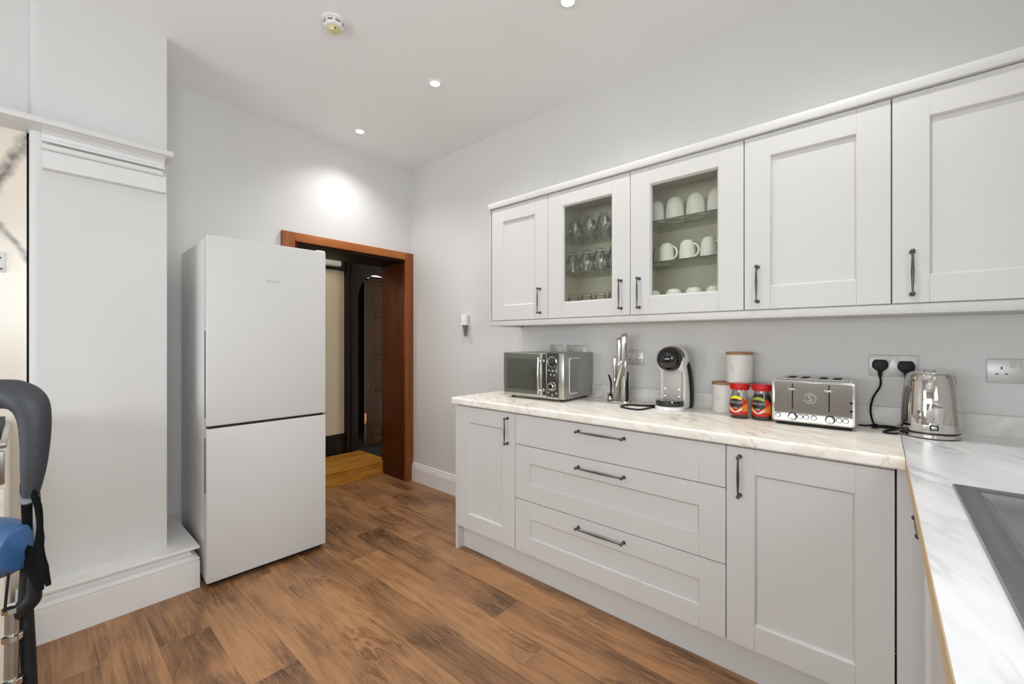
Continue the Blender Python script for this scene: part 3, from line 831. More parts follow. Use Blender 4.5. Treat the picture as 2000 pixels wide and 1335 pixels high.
for k in range(4):
    put_glass((0.115, 0.024, 0.036), 2.09, 1.335 - 0.092 * k, 1.8402, 'clear upturned glass on the top glass shelf, %s from left, front row' % NTH[k])
    put_glass((0.115, 0.024, 0.036), 2.185, 1.375 - 0.092 * k, 1.8402, 'clear upturned glass on the top glass shelf, %s from left, back row' % NTH[k])
for k in range(4):
    put_glass((0.125, 0.022, 0.036), 2.09, 1.352 - 0.088 * k, 1.6382, 'tall clear upturned glass on the middle shelf, %s from left, front row' % NTH[k])
    put_glass((0.125, 0.022, 0.036), 2.185, 1.378 - 0.088 * k, 1.6382, 'tall clear upturned glass on the middle shelf, %s from left, back row' % NTH[k])
for k in range(4):
    put_glass((0.118, 0.03, 0.037), 2.036, 1.310 - 0.084 * k, 1.3932, 'clear upturned tumbler on the floor of the glass cabinet, %s from left' % NTH[k])

# ================================================================== FRIDGE FREEZER
fz = thing('fridge_freezer', (0.586, 2.532, 0), R(-1.6), 'tall white two door fridge freezer beside the doorway', 'fridge')
FW = 0.594
NB('fridge_side').box(0.004, FW - 0.004, 0.062, 0.62, 0.03, 1.772, bev=0.004).obj('body', fz)
up = NB('fridge').box(0, FW, 0, 0.055, 0.819, 1.782, bev=0.006, seg=3).obj('upper_door', fz)
lo = NB('fridge').box(0, FW, 0, 0.055, 0.032, 0.806, bev=0.006, seg=3).obj('lower_door', fz)
NB('grey_seal').box(0.012, FW - 0.012, 0.054, 0.063, 0.83, 1.77).obj('seal', up)
NB('grey_seal').box(0.012, FW - 0.012, 0.054, 0.063, 0.04, 0.80).obj('seal', lo)
NB('dark_gap').box(0.01, FW - 0.01, 0.012, 0.062, 0.806, 0.819).obj('door_gap', fz)
for z0, z1, par in ((0.86, 1.30, up), (0.48, 0.76, lo)):
    NB('grey_seal').box(-0.0012, 0.004, 0.016, 0.040, z0, z1, bev=0.0005, seg=1).obj('grip_recess', par)
NB('fridge_side').box(FW - 0.05, FW - 0.002, 0.008, 0.10, 1.782, 1.790, bev=0.003).obj('hinge_cap', fz)
for x in (0.06, FW - 0.06):
    for y in (0.09, 0.55):
        NB('black').lathe([(0.02, 0.0), (0.02, 0.012), (0.012, 0.014), (0.012, 0.032)], c=(x, y, 0), n=14).obj('foot', fz)
NB('black').box(0.01, FW - 0.01, 0.03, 0.06, 0.012, 0.03).obj('base_grille', fz)
text_mesh('logo_lettering', 'BOSCH', 0.0165, 'text_grey', up, (0.290, -0.0004, 1.574), (R(90), 0, 0), depth=0.0002, align='LEFT')
NB('text_grey').lathe([(0.0068, -0.0006), (0.0088, -0.0006), (0.0088, 0.0004), (0.0068, 0.0004), (0.0068, -0.0006)], c=(0.277, 0, 1.574), n=24, axis='y', caps=False).box(0.2762, 0.2778, -0.0006, 0.0004, 1.568, 1.580).obj('logo_ring', up)

# ================================================================== ON THE WORKTOP
ZT = WT1
# ---- microwave
mw = thing('microwave', (1.905, 1.728, ZT), EAST + R(3), 'silver microwave oven with dark glass door on the worktop', 'microwave')
MWW, MWD, MWH, f0 = 0.425, 0.335, 0.256, 0.014
NB('mw_side').box(0, MWW, 0.018, MWD, f0, f0 + MWH, bev=0.004).obj('body', mw)
dr = NB('steel').box(0.0, 0.312, 0.0, 0.018, f0, f0 + MWH, bev=0.003).obj('door', mw)
NB('mw_frame').box(0.006, 0.268, -0.0015, 0.002, f0 + 0.018, f0 + MWH - 0.006, bev=0.001, seg=1).obj('door_film', dr)
NB('mw_glass').box(0.028, 0.252, -0.0022, 0.0, f0 + 0.04, f0 + MWH - 0.035, bev=0.0006, seg=1).obj('window', dr)
NB('mw_panel').box(0.284, 0.309, -0.0015, 0.001, f0 + 0.018, f0 + MWH - 0.006).obj('door_strip', dr)
hb = NB('chrome_soft').tube([(0.276, -0.030, f0 + 0.028), (0.276, -0.034, f0 + 0.128), (0.276, -0.030, f0 + 0.232)], [0.007, 0.008, 0.007], n=12, smooth=4)
for z in (0.048, 0.212):
    hb.tube([(0.292, -0.002, f0 + z), (0.289, -0.020, f0 + z), (0.276, -0.030, f0 + z)], 0.006, n=10, smooth=3)
    hb.ball((0.294, -0.003, f0 + z), 0.0095, 12)
hb.obj('handle', dr)
pn = NB('mw_panel').box(0.314, MWW - 0.036, 0.0, 0.018, f0 + 0.012, f0 + MWH, bev=0.002).obj('control_panel', mw)
NB('steel').box(MWW - 0.036, MWW, 0.0, 0.018, f0, f0 + MWH, bev=0.004).obj('front_trim', mw)
NB('steel').box(0.314, MWW - 0.036, 0.001, 0.018, f0, f0 + 0.012).obj('lower_trim', mw)
cx = 0.3515
NB('chrome').lathe([(0.025, 0.0), (0.031, -0.001), (0.031, -0.006), (0.026, -0.007), (0.025, -0.004), (0.025, 0.0)], c=(cx, 0, f0 + 0.208), n=32, axis='y', caps=False).obj('display_ring', pn)
NB('display').lathe([(0.026, 0.0), (0.026, -0.003), (0.0, -0.0035)], c=(cx, 0, f0 + 0.208), n=32, axis='y').obj('display', pn)
for bx, bz in ((-0.023, 0.160), (0.0, 0.157), (0.023, 0.158), (-0.011, 0.135), (0.012, 0.133), (-0.027, 0.037), (-0.001, 0.024), (0.026, 0.034)):
    NB('chrome_soft').lathe([(0.0062, 0.001), (0.0062, -0.003), (0.005, -0.0045), (0.0, -0.005)], c=(cx + bx, 0, f0 + bz), n=14, axis='y').obj('button', pn)
kb = NB('chrome').lathe([(0.025, 0.001), (0.025, -0.006), (0.022, -0.008), (0.020, -0.024), (0.017, -0.026), (0.0135, -0.026), (0.0135, -0.022)], c=(cx, 0, f0 + 0.072), n=28, axis='y', caps=False).obj('dial', pn)
NB('gloss_black').lathe([(0.0138, -0.010), (0.0138, -0.0235), (0.0, -0.0235)], c=(cx, 0, f0 + 0.072), n=24, axis='y').obj('dial_cap', kb)
ln = B().mat('white_plastic')
xs = MWW + 0.0004
ln.tube([(xs, 0.17, f0 + 0.225), (xs, 0.075, f0 + 0.226), (xs, 0.058, f0 + 0.215), (xs, 0.056, f0 + 0.13), (xs, 0.058, f0 + 0.042), (xs, 0.075, f0 + 0.030), (xs, 0.15, f0 + 0.028)], 0.0026, n=8, smooth=4)
ln.obj('side_pressing', mw)
for x in (0.04, MWW - 0.04):
    for y in (0.05, MWD - 0.04):
        NB('black').lathe([(0.014, 0.0), (0.015, f0 + 0.001)], c=(x, y, 0), n=14).obj('foot', mw)

# ---- knife stand and what it holds
ks = thing('knife_stand', (2.165, 1.092, ZT), EAST + R(-10), 'steel knife stand with oval base on the worktop', 'knife stand')
bs = NB('chrome_soft').lathe([(0.088, 0.0), (0.092, 0.004), (0.090, 0.010), (0.082, 0.013), (0.0, 0.013)], n=40, sx=0.85, sy=0.62)
bs.obj('base', ks)
NB('steel').box(-0.012, 0.052, 0.012, 0.020, 0.012, 0.17, bev=0.003).obj('back_plate', ks)
NB('steel').box(0.012, 0.052, -0.026, -0.018, 0.012, 0.150, bev=0.003).obj('front_plate', ks)
sp = NB('chrome').tube([(-0.055, -0.012, 0.012), (-0.055, -0.012, 0.030)], 0.017, n=18)
for z in (0.024, 0.034, 0.044): sp.lathe([(0.012, z - 0.004), (0.021, z), (0.012, z + 0.004)], c=(-0.055, -0.012, 0), n=20)
sp.obj('ring_holder', ks)
def knife(name, x, y, z, tilt, L, hl, hr, label, cat='knife'):
    """blade down in the stand, rounded steel handle up"""
    m = Matrix.Translation(Vector((2.165, 1.092, ZT))) @ Matrix.Rotation(EAST + R(-10), 4, 'Z') @ Matrix.Translation((x, y, z)) @ Matrix.Rotation(tilt, 4, 'Y')
    t = bpy.data.objects.new(name, None); COL.objects.link(t); t.matrix_world = m
    tag(t, label, cat, 'knives in the stand')
    NB('steel').prism([(-hr * 0.8, L), (hr * 0.9, L), (hr * 0.95, L * 0.35), (hr * 0.2, 0.0), (-hr * 0.8, L * 0.25)], -0.0009, 0.0009, 'y').obj('blade', t)
    NB('chrome_soft').tube([(0, 0, L - 0.002), (0, 0, L + 0.012), (0.001, 0, L + hl * 0.35), (0.002, 0, L + hl * 0.7), (0.001, 0, L + hl * 0.94), (0, 0, L + hl)], [hr * 0.8, hr * 0.75, hr * 0.9, hr * 1.05, hr * 0.95, hr * 0.45], n=14, smooth=3, flat=0.75).obj('grip', t)
    return t
knife('kitchen_knife', 0.026, -0.004, 0.0135, R(1), 0.205, 0.160, 0.0195, 'tallest steel handled knife at the back of the stand')
knife('kitchen_knife', 0.000, 0.004, 0.0135, R(-1), 0.190, 0.155, 0.0165, 'second tallest steel handled knife left of the tallest one')
knife('kitchen_knife', 0.042, -0.012, 0.0135, R(1), 0.110, 0.110, 0.0095, 'short steel handled knife at the right of the stand')
knife('kitchen_knife', -0.028, 0.0, 0.0135, R(-2), 0.105, 0.135, 0.0125, 'short steel handled knife at the left of the stand')
knife('kitchen_knife', -0.012, -0.040, 0.0135, R(14), 0.080, 0.150, 0.0120, 'steel handled knife leaning forward across the front of the stand')
px = thing('poultry_pick', (2.165 + 0.02, 1.092 + 0.058, ZT + 0.0135), EAST, 'thin black curved handle standing in the ring holder of the knife stand', 'utensil')
px.location = Matrix.Translation((2.165, 1.092, ZT)) @ Matrix.Rotation(EAST + R(-10), 4, 'Z') @ Vector((-0.055, -0.012, 0.030))
NB('black').tube([(0, 0, 0.0), (0.003, 0, 0.035), (0.004, 0, 0.07), (-0.004, 0, 0.10), (-0.012, 0, 0.118)], [0.0045, 0.0045, 0.006, 0.0062, 0.004], n=10, smooth=4).obj('grip', px)

# ---- capsule coffee machine
cf = thing('coffee_machine', (2.035, 0.782, ZT), EAST, 'black and white capsule coffee machine with round head', 'coffee machine')
# local: x right, -y towards the room; depth 0..0.20
body = NB('white_plastic')
# white side shells: profile in (y,z), extruded across x
prof = [(0.085, 0.0), (0.160, 0.0), (0.166, 0.03), (0.162, 0.10), (0.145, 0.17), (0.118, 0.225), (0.095, 0.262), (0.060, 0.268), (0.040, 0.24), (0.055, 0.205), (0.082, 0.185), (0.090, 0.12), (0.085, 0.03)]
body.prism(prof, -0.066, 0.060, 'x', bev=0.012, seg=3)
bo = body.obj('body', cf)
NB('drip_grey').box(-0.047, 0.050, 0.070, 0.088, 0.035, 0.205, bev=0.008).obj('front_column', cf)
hd = NB('gloss_black').lathe([(0.0, -0.062), (0.026, -0.058), (0.046, -0.044), (0.058, -0.024), (0.0625, 0.0), (0.0635, 0.05), (0.060, 0.085), (0.045, 0.11), (0.0, 0.118)], c=(-0.004, 0.055, 0.250), n=36, axis='y', sx=1.0, sy=1.0)
hd.obj('head', cf)
NB('white_plastic').lathe([(0.0642, 0.035), (0.0668, 0.038), (0.0672, 0.075), (0.062, 0.088), (0.058, 0.088)], c=(-0.004, 0.055, 0.250), n=36, axis='y', caps=False).obj('head_band', cf)
bk = NB('black').prism([(0.163, 0.0), (0.206, 0.0), (0.215, 0.05), (0.211, 0.12), (0.190, 0.185), (0.152, 0.232), (0.122, 0.236), (0.143, 0.19), (0.163, 0.13), (0.168, 0.06)], -0.058, 0.062, 'x', bev=0.006)
bk.obj('water_tank', cf)
NB('white_plastic').lathe([(0.0, 0.0), (0.066, 0.0), (0.070, 0.005), (0.069, 0.016), (0.064, 0.020), (0.0, 0.020)], c=(-0.004, 0.055, 0.0), n=40, caps=False).obj('drip_base', cf)
NB('gloss_black').lathe([(0.064, 0.020), (0.066, 0.024), (0.066, 0.042), (0.062, 0.047), (0.0, 0.047)], c=(-0.004, 0.055, 0.0), n=40).obj('drip_tray', cf)
for x, z in ((-0.034, 0.062), (-0.034, 0.100), (0.036, 0.062), (0.036, 0.100)):
    NB('chrome_soft').lathe([(0.0055, 0.001), (0.0055, -0.002), (0.0, -0.003)], c=(x, 0.070, z), n=12, axis='y').obj('stud', cf)
cl = NB('black').tube([(2.098, 0.857, ZT + 0.0042), (2.07, 0.868, ZT + 0.0042), (2.02, 0.872, ZT + 0.0042), (1.972, 0.882, ZT + 0.0042), (1.955, 0.905, ZT + 0.0042), (1.962, 0.955, ZT + 0.0042), (1.988, 0.996, ZT + 0.0042), (2.03, 1.008, ZT + 0.0042), (2.075, 0.985, ZT + 0.0042), (2.1, 0.93, ZT + 0.0042), (2.128, 0.885, ZT + 0.0042), (2.165, 0.868, ZT + 0.0042), (2.21, 0.86, ZT + 0.0042)], 0.0042, n=8, smooth=5)
tag(cl.obj('power_cable'), 'black cable looped on the worktop beside the coffee machine', 'cable')

# ---- canisters and coffee jars
def canister(x, y, z, label):
    t = thing('canister', (x, y, z), EAST + R(-4), label, 'canister', 'white canisters')
    t.scale = (0.94, 0.94, 1.0)
    NB('canister').lathe([(0.0, 0.0), (0.055, 0.0), (0.059, 0.004), (0.0595, 0.06), (0.0595, 0.130), (0.0585, 0.132), (0.054, 0.132)], n=44, caps=False).obj('body', t)
    NB('lid_wood').lathe([(0.054, 0.1315), (0.0605, 0.1315), (0.061, 0.134), (0.061, 0.141), (0.0595, 0.1435), (0.0, 0.1435)], n=44, caps=False).obj('lid', t)
    ring = NB('canister_mark')
    for a0 in range(24):
        a = 2 * PI * a0 / 24
        b = 2 * PI * (a0 + 0.8) / 24
        def q(r, an):
            ph = (-0.30) + r * math.cos(an) / 0.06
            return (0.0598 * math.sin(ph), -0.0598 * math.cos(ph), 0.072 + r * math.sin(an))
        vs = [ring.bm.verts.new(q(rr, an)) for rr, an in ((0.0125, a), (0.0145, a), (0.0145, b), (0.0125, b))]
        ring.bm.faces.new(vs)
    for dz in (-0.004, 0.0, 0.004):
        ph = -0.30
        vs = [ring.bm.verts.new((0.0598 * math.sin(ph + o / 0.06), -0.0598 * math.cos(ph + o / 0.06), 0.072 + dz + k)) for o, k in ((-0.006, -0.0008), (0.006, -0.0008), (0.006, 0.0008), (-0.006, 0.0008))]
        ring.bm.faces.new(vs)
    ring.obj('printed_mark', t)
    return t
canister(2.200, 0.562, ZT, 'white canister with wooden lid left of the coffee jars')
canister(2.200, 0.446, ZT, 'white canister hidden behind the red lidded coffee jars')
canister(2.200, 0.500, ZT + 0.1435, 'white canister stacked on top of the other two canisters')

def coffee_jar(x, y, band, lab, full):
    t = thing('coffee_jar', (x, y, ZT), EAST + R(-14), lab, 'jar', 'coffee jars')
    t.scale = (1.07, 1.07, 1.07)
    pr = [(0.0, 0.001), (0.033, 0.0), (0.0365, 0.004), (0.0385, 0.03), (0.0385, 0.058), (0.036, 0.078), (0.031, 0.098), (0.0285, 0.110), (0.0285, 0.122)]
    NB('jar_glass').lathe(pr, n=36, sy=0.92, caps=False).obj('jar', t)
    top = 0.1 if full else 0.03
    NB('coffee').lathe([(0.0, 0.004)] + [(r - 0.003, max(z, 0.004)) for r, z in pr[1:] if z < top] + [(0.0, min(top, 0.098))], n=30, sy=0.92, caps=False).obj('coffee', t)
    ld = NB('red_lid').lathe([(0.030, 0.117), (0.0335, 0.117), (0.0345, 0.120), (0.0345, 0.139), (0.0325, 0.143), (0.0, 0.143)], n=36, caps=False)
    for k in range(36):
        a = 2 * PI * k / 36
        ld.box(0.0345 * math.cos(a) - 0.0008, 0.0345 * math.cos(a) + 0.0008, 0.0345 * math.sin(a) - 0.0008, 0.0345 * math.sin(a) + 0.0008, 0.121, 0.138)
    ld.obj('lid', t)
    def rad(z):
        for (r0, z0), (r1, z1) in zip(pr[1:], pr[2:]):
            if z0 <= z <= z1: return r0 + (r1 - r0) * (z - z0) / max(1e-6, z1 - z0)
        return pr[-1][0]
    def sheet(key, outline, name, off):
        """label piece wrapped on the jar; outline(u in 0..1) -> z lo, z hi for angle span"""
        b = NB(key)
        span, f, n = outline
        cols = []
        for i in range(n + 1):
            u = -1 + 2 * i / n
            lo, hi = f(u)
            col = []
            for k in range(7):
                z = lo + (hi - lo) * k / 6
                r = rad(z) + off
                ph = u * span
                col.append(b.bm.verts.new((r * math.sin(ph), -0.92 * r * math.cos(ph), z)))
            cols.append(col)
        fs = []
        for a, c in zip(cols, cols[1:]):
            for k in range(6): fs.append(b.bm.faces.new((a[k], c[k], c[k + 1], a[k + 1])))
        b._fin(fs, True)
        return b.obj(name, lo_)
    lo_ = None
    base = B().mat('lab_red')
    # base wrap
    def wrap(key, name, parent, span, f, n, off):
        nonlocal lo_
        lo_ = parent
        return sheet(key, (span, f, n), name, off)
    bl = wrap('lab_red', 'label', t, 1.35, lambda u: (0.016 + 0.004 * u * u, 0.090 - 0.016 * abs(u) ** 1.5), 24, 0.0003)
    base.bm.free()
    wrap('lab_orange', 'label_side', bl, 1.28, lambda u: (0.030 + 0.006 * (1 - abs(u)), 0.034 + 0.034 * abs(u) ** 1.2), 24, 0.0006)
    wrap('lab_black', 'label_shield', bl, 0.68, lambda u: (0.040 + 0.018 * u * u, 0.0815 - 0.006 * u * u), 16, 0.0009)
    wrap(band, 'label_band', bl, 0.62, lambda u: (0.0815 - 0.006 * u * u, 0.0925 - 0.006 * u * u), 16, 0.0010)
    # red mug and white swoosh
    wrap('lab_white', 'label_swoosh', bl, 0.62, lambda u: (0.026 + 0.012 * u * u, 0.031 + 0.016 * u * u), 16, 0.0012)
    wrap('lab_white', 'label_cup_rim', bl, 0.20, lambda u: (0.044 - 0.003 * math.sqrt(max(0, 1 - u * u)), 0.044 + 0.004 * math.sqrt(max(0, 1 - u * u))), 12, 0.0014)
    wrap('lab_black', 'label_cup_coffee', bl, 0.15, lambda u: (0.044 - 0.002 * math.sqrt(max(0, 1 - u * u)), 0.044 + 0.0028 * math.sqrt(max(0, 1 - u * u))), 12, 0.0017)
    wrap('lab_red', 'label_cup', bl, 0.19, lambda u: (0.030 + 0.004 * u * u, 0.0415), 12, 0.0013)
    # brand lettering bent round the jar
    tx = text_mesh('label_lettering', 'NESCAFÉ', 0.0125, 'lab_white', bl, (0, 0, 0), (0, 0, 0), depth=0.0001)
    for v in tx.data.vertices:
        x0, y0 = v.co.x, v.co.y
        z = 0.066 + y0
        r = rad(z) + 0.0013
        ph = x0 / 0.036
        v.co = (r * math.sin(ph), -0.92 * r * math.cos(ph), z)
    return t
coffee_jar(2.070, 0.4695, 'lab_yellow', 'red lidded coffee jar with yellow label band beside the white canister', False)
coffee_jar(2.082, 0.3850, 'lab_green', 'red lidded coffee jar with green label band beside the toaster', True)

# ---- four slice toaster
ts = thing('toaster', (2.020, 0.338, ZT), EAST, 'polished chrome four slice toaster with two levers', 'toaster')
TW, TD, TH, tb = 0.268, 0.185, 0.186, 0.014
NB('black').box(0.014, TW - 0.010, 0.012, TD - 0.012, 0.0, tb + 0.002, bev=0.003).obj('base', ts)
NB('chrome_soft').box(0, TW, 0.006, TD, tb, TH, bev=0.022, seg=5).obj('body', ts)
# polished face plate, rounded corners
def rrect(x0, x1, z0, z1, r, n=6):
    p = []
    for cx_, cz_, a0 in ((x1 - r, z0 + r, -PI / 2), (x1 - r, z1 - r, 0), (x0 + r, z1 - r, PI / 2), (x0 + r, z0 + r, PI)):
        p += [(cx_ + r * math.cos(a0 + PI / 2 * k / n), cz_ + r * math.sin(a0 + PI / 2 * k / n)) for k in range(n + 1)]
    return p
NB('chrome_soft').prism(rrect(0.0, TW, tb, TH - 0.004, 0.012), 0.0, 0.030, 'y', bev=0.002).obj('face_frame', ts)
fp = NB('mirror').prism(rrect(0.010, TW - 0.008, tb + 0.006, TH - 0.012, 0.006), -0.0012, 0.004, 'y').obj('face_plate', ts)
for x in (0.072, 0.190):
    sl = NB('dark_gap').box(x - 0.0022, x + 0.0022, -0.0017, 0.0, tb + 0.052, TH - 0.018).obj('lever_slot', fp)
    lv = NB('chrome').tube([(x, -0.001, TH - 0.037), (x, -0.014, TH - 0.037)], 0.0035, n=10)
    lv.tube([(x - 0.014, -0.016, TH - 0.037), (x - 0.006, -0.019, TH - 0.038), (x + 0.006, -0.019, TH - 0.038), (x + 0.014, -0.016, TH - 0.037)], [0.003, 0.0052, 0.0052, 0.003], n=12, smooth=3)
    lv.obj('lever', ts)
for x in (0.022, 0.098, 0.117, 0.142, 0.220, 0.240):
    bn = NB('chrome_soft').lathe([(0.0072, 0.0), (0.0078, -0.002), (0.0074, -0.0035), (0.0058, -0.0035), (0.0054, -0.0026), (0.0, -0.0030)], c=(x, -0.001, tb + 0.024), n=20, axis='y')
    o = bn.obj('button', ts)
    NB('dark_gap').lathe([(0.0076, 0.0), (0.0080, -0.0018), (0.0096, -0.0018), (0.0100, 0.0)], c=(x, -0.001, tb + 0.024), n=20, axis='y', caps=False).obj('button_ring', o)
for x in (0.072, 0.193):
    dl = NB('chrome_soft').lathe([(0.0135, 0.0), (0.0130, -0.012), (0.0105, -0.0145), (0.0, -0.0145)], c=(x, -0.001, tb + 0.023), n=28, axis='y').obj('browning_dial', ts)
    NB('dark_gap').box(x - 0.0010, x + 0.0010, -0.0166, -0.0150, tb + 0.012, tb + 0.022).obj('dial_pointer', dl)
    NB('dark_gap').lathe([(0.0130, 0.0), (0.0138, -0.0025), (0.0158, -0.0025), (0.0162, 0.0)], c=(x, -0.001, tb + 0.023), n=28, axis='y', caps=False).obj('dial_ring', dl)
em_ = NB('text_grey')
def ringband(b, cx_, cz_, r0, r1, a0, a1, n, y):
    for k in range(n):
        a, c = a0 + (a1 - a0) * k / n, a0 + (a1 - a0) * (k + 1) / n
        b.bm.faces.new([b.bm.verts.new((cx_ + r * math.cos(t_), y, cz_ + r * math.sin(t_))) for r, t_ in ((r0, a), (r1, a), (r1, c), (r0, c))])
for r0, r1 in ((0.0165, 0.0185), (0.020, 0.0212)):
    ringband(em_, 0.130, 0.113, r0, r1, R(200), R(520), 30, -0.0016)
em_.obj('emblem_ring', fp)
text_mesh('emblem_letter', 'S', 0.036, 'text_grey', fp, (0.130, -0.0013, 0.112), (R(90), 0, 0), depth=0.0003)
tp = NB('steel').box(0.020, TW - 0.020, 0.030, TD - 0.018, TH - 0.003, TH + 0.002, bev=0.0015, seg=1).obj('top_plate', ts)
for x in (0.060, 0.105, 0.165, 0.210):
    NB('dark_gap').box(x - 0.013, x + 0.013, 0.042, TD - 0.030, TH + 0.0005, TH + 0.0025).obj('bread_slot', tp)
for z in (0.082, 0.112):
    NB('black').lathe([(0.005, 0.001), (0.005, -0.002), (0.0, -0.002)], c=(TW - 0.0115, -0.001, tb + z - 0.02), n=12, axis='y').obj('vent_hole', fp)

# ---- kettle on its base
kt = thing('kettle', (2.112, -0.133, ZT), EAST + R(4), 'polished chrome kettle on its power base near the corner', 'kettle')
kt.scale = (0.76, 0.76, 0.95)
NB('black').lathe([(0.0, 0.0), (0.098, 0.0), (0.100, 0.003), (0.0, 0.003)], n=48).obj('base_foot', kt)
NB('chrome').lathe([(0.100, 0.003), (0.1035, 0.006), (0.1035, 0.016), (0.101, 0.0185), (0.0, 0.0185)], n=56, caps=False).obj('power_base', kt)
NB('gloss_black').lathe([(0.099, 0.0185), (0.1025, 0.0195), (0.1025, 0.0235), (0.099, 0.0245), (0.0, 0.0245)], n=56, caps=False).obj('base_band', kt)
NB('chrome').lathe([(0.0, 0.0245), (0.1015, 0.0245), (0.1035, 0.028), (0.103, 0.055), (0.1005, 0.10), (0.0965, 0.15), (0.0905, 0.20), (0.0855, 0.224), (0.081, 0.233), (0.072, 0.2365)], n=64, caps=False).obj('body', kt)
NB('chrome_soft').lathe([(0.073, 0.235), (0.0725, 0.2385), (0.055, 0.243), (0.0, 0.244)], n=48, caps=False).obj('lid', kt)
NB('steel').box(-0.020, 0.020, -0.020, 0.020, 0.243, 0.249, bev=0.003).obj('lid_button', kt)
def surf(z):
    pr = [(0.103, 0.055), (0.1005, 0.10), (0.0965, 0.15), (0.0905, 0.20), (0.0855, 0.224)]
    for (r0, z0), (r1, z1) in zip(pr, pr[1:]):
        if z <= z1: return r0 + (r1 - r0) * (z - z0) / (z1 - z0)
    return 0.0855
# wide strap handle on the room side, round-ended
hdl = NB('chrome')
rows = []
for k in range(17):
    t_ = k / 16
    z = 0.060 + 0.160 * t_
    wv = 0.027 * math.sqrt(max(0.05, 1 - max(0, (t_ - 0.80) / 0.205) ** 2)) * (1 if t_ > 0.06 else 0.86 + 2.3 * t_)
    out = surf(z) + 0.004 + 0.018 * math.sin(PI * min(1, max(0, t_))) ** 0.8
    row = []
    for j in range(9):
        s_ = -1 + j / 4
        row.append(hdl.bm.verts.new((wv * s_, -(out + 0.003 * (1 - s_ * s_)), z)))
    for j in range(9):
        s_ = 1 - j / 4
        row.append(hdl.bm.verts.new((wv * s_, -(out - 0.007), z)))
    rows.append(row)
fs = []
for a, b_ in zip(rows, rows[1:]):
    for i in range(18): fs.append(hdl.bm.faces.new((a[i], a[(i + 1) % 18], b_[(i + 1) % 18], b_[i])))
fs.append(hdl.bm.faces.new(list(reversed(rows[0])))); fs.append(hdl.bm.faces.new(rows[-1]))
hdl._fin(fs, True)
hdl.tube([(0, -surf(0.065) + 0.006, 0.068), (0, -surf(0.065) - 0.008, 0.066)], 0.012, n=14)
hdl.tube([(0, -surf(0.212) + 0.006, 0.208), (0, -surf(0.212) - 0.010, 0.208)], 0.012, n=14)
hdl.obj('handle', kt)
sw = NB('black').box(-0.0145, 0.0145, -0.1065, -0.095, 0.034, 0.053, bev=0.002).obj('switch_surround', kt)
NB('steel').box(-0.010, 0.010, -0.109, -0.100, 0.038, 0.050, bev=0.0015).obj('switch', sw)
NB('chrome').prism([(-0.022, 0.200), (0.022, 0.200), (0.012, 0.236), (-0.012, 0.236)], 0.078, 0.104, 'y', bev=0.004).obj('spout', kt)

# ---- sockets, plugs and their cables
XP = 2.274
def socket(yc, zc, wd, label, gangs=2):
    t = thing('wall_socket', (XP, yc, zc), EAST, label, 'socket', 'wall sockets')
    NB('socket').box(-wd / 2, wd / 2, -0.006, 0, -0.043, 0.043, bev=0.0025).obj('plate', t)
    cs = (-wd * 0.26, wd * 0.26) if gangs == 2 else (0,)
    for k, c in enumerate(cs):
        for hx, hz, hw, hh in ((0, 0.010, 0.0042, 0.009), (-0.011, -0.011, 0.0075, 0.004), (0.011, -0.011, 0.0075, 0.004)):
            NB('socket_hole').box(c + hx - hw / 2, c + hx + hw / 2, -0.0064, -0.004, hz - hh / 2, hz + hh / 2).obj('pin_hole', t)
        rx = (c + (0.026 if k == 0 else -0.026)) if gangs == 2 else 0.026
        NB('socket_rocker').box(rx - 0.0058, rx + 0.0058, -0.0095, -0.004, 0.012, 0.030, bev=0.001, seg=1).obj('rocker_switch', t)
    return t
socket(-0.038, 1.150, 0.147, 'double wall socket with two black plugs above the toaster cable')
socket(-0.362, 1.143, 0.147, 'double wall socket with empty pin holes at the right edge')
socket(1.062, 1.155, 0.125, 'double wall socket partly hidden behind the knife stand')
socket(1.44, 1.180, 0.147, 'wall socket just showing above the right of the microwave')
socket(1.60, 1.182, 0.086, 'single wall socket just showing above the middle of the microwave', 1)
def plug(y, z, label, cable):
    t = thing('plug', (XP - 0.0065, y, z), EAST, label, 'plug', 'black plugs')
    o8 = [(-0.026, 0.006), (-0.018, 0.022), (0.018, 0.022), (0.026, 0.006), (0.024, -0.010), (0.010, -0.024), (-0.010, -0.024), (-0.024, -0.010)]
    NB('black').prism(o8, -0.026, -0.0005, 'y', bev=0.004).obj('body', t)
    NB('black').tube([(0, -0.012, -0.020), (0, -0.013, -0.042), (0, -0.013, -0.048)], [0.0085, 0.0062, 0.0045], n=12).obj('strain_relief', t)
    inv = (Matrix.Translation((XP - 0.0065, y, z)) @ Matrix.Rotation(EAST, 4, 'Z')).inverted()
    NB('black').tube([inv @ Vector(p) for p in cable], 0.0036, n=8, smooth=6).obj('cable', t)
zc_ = ZT + 0.004
plug(0.001, 1.152, 'black plug in the left side of the double socket with trailing cable',
     [(XP - 0.0195, 0.001, 1.108), (XP - 0.02, 0.0, 1.07), (XP - 0.024, 0.022, 1.02), (XP - 0.032, 0.030, 0.97), (XP - 0.055, 0.022, 0.925), (XP - 0.075, 0.004, zc_), (XP - 0.095, -0.030, zc_), (XP - 0.070, -0.050, zc_), (XP - 0.052, -0.020, zc_), (XP - 0.075, 0.020, zc_), (XP - 0.112, 0.022, zc_), (XP - 0.125, 0.004, zc_ + 0.004), (XP - 0.100, 0.012, zc_ + 0.009), (XP - 0.085, 0.040, zc_), (XP - 0.090, 0.066, zc_)])
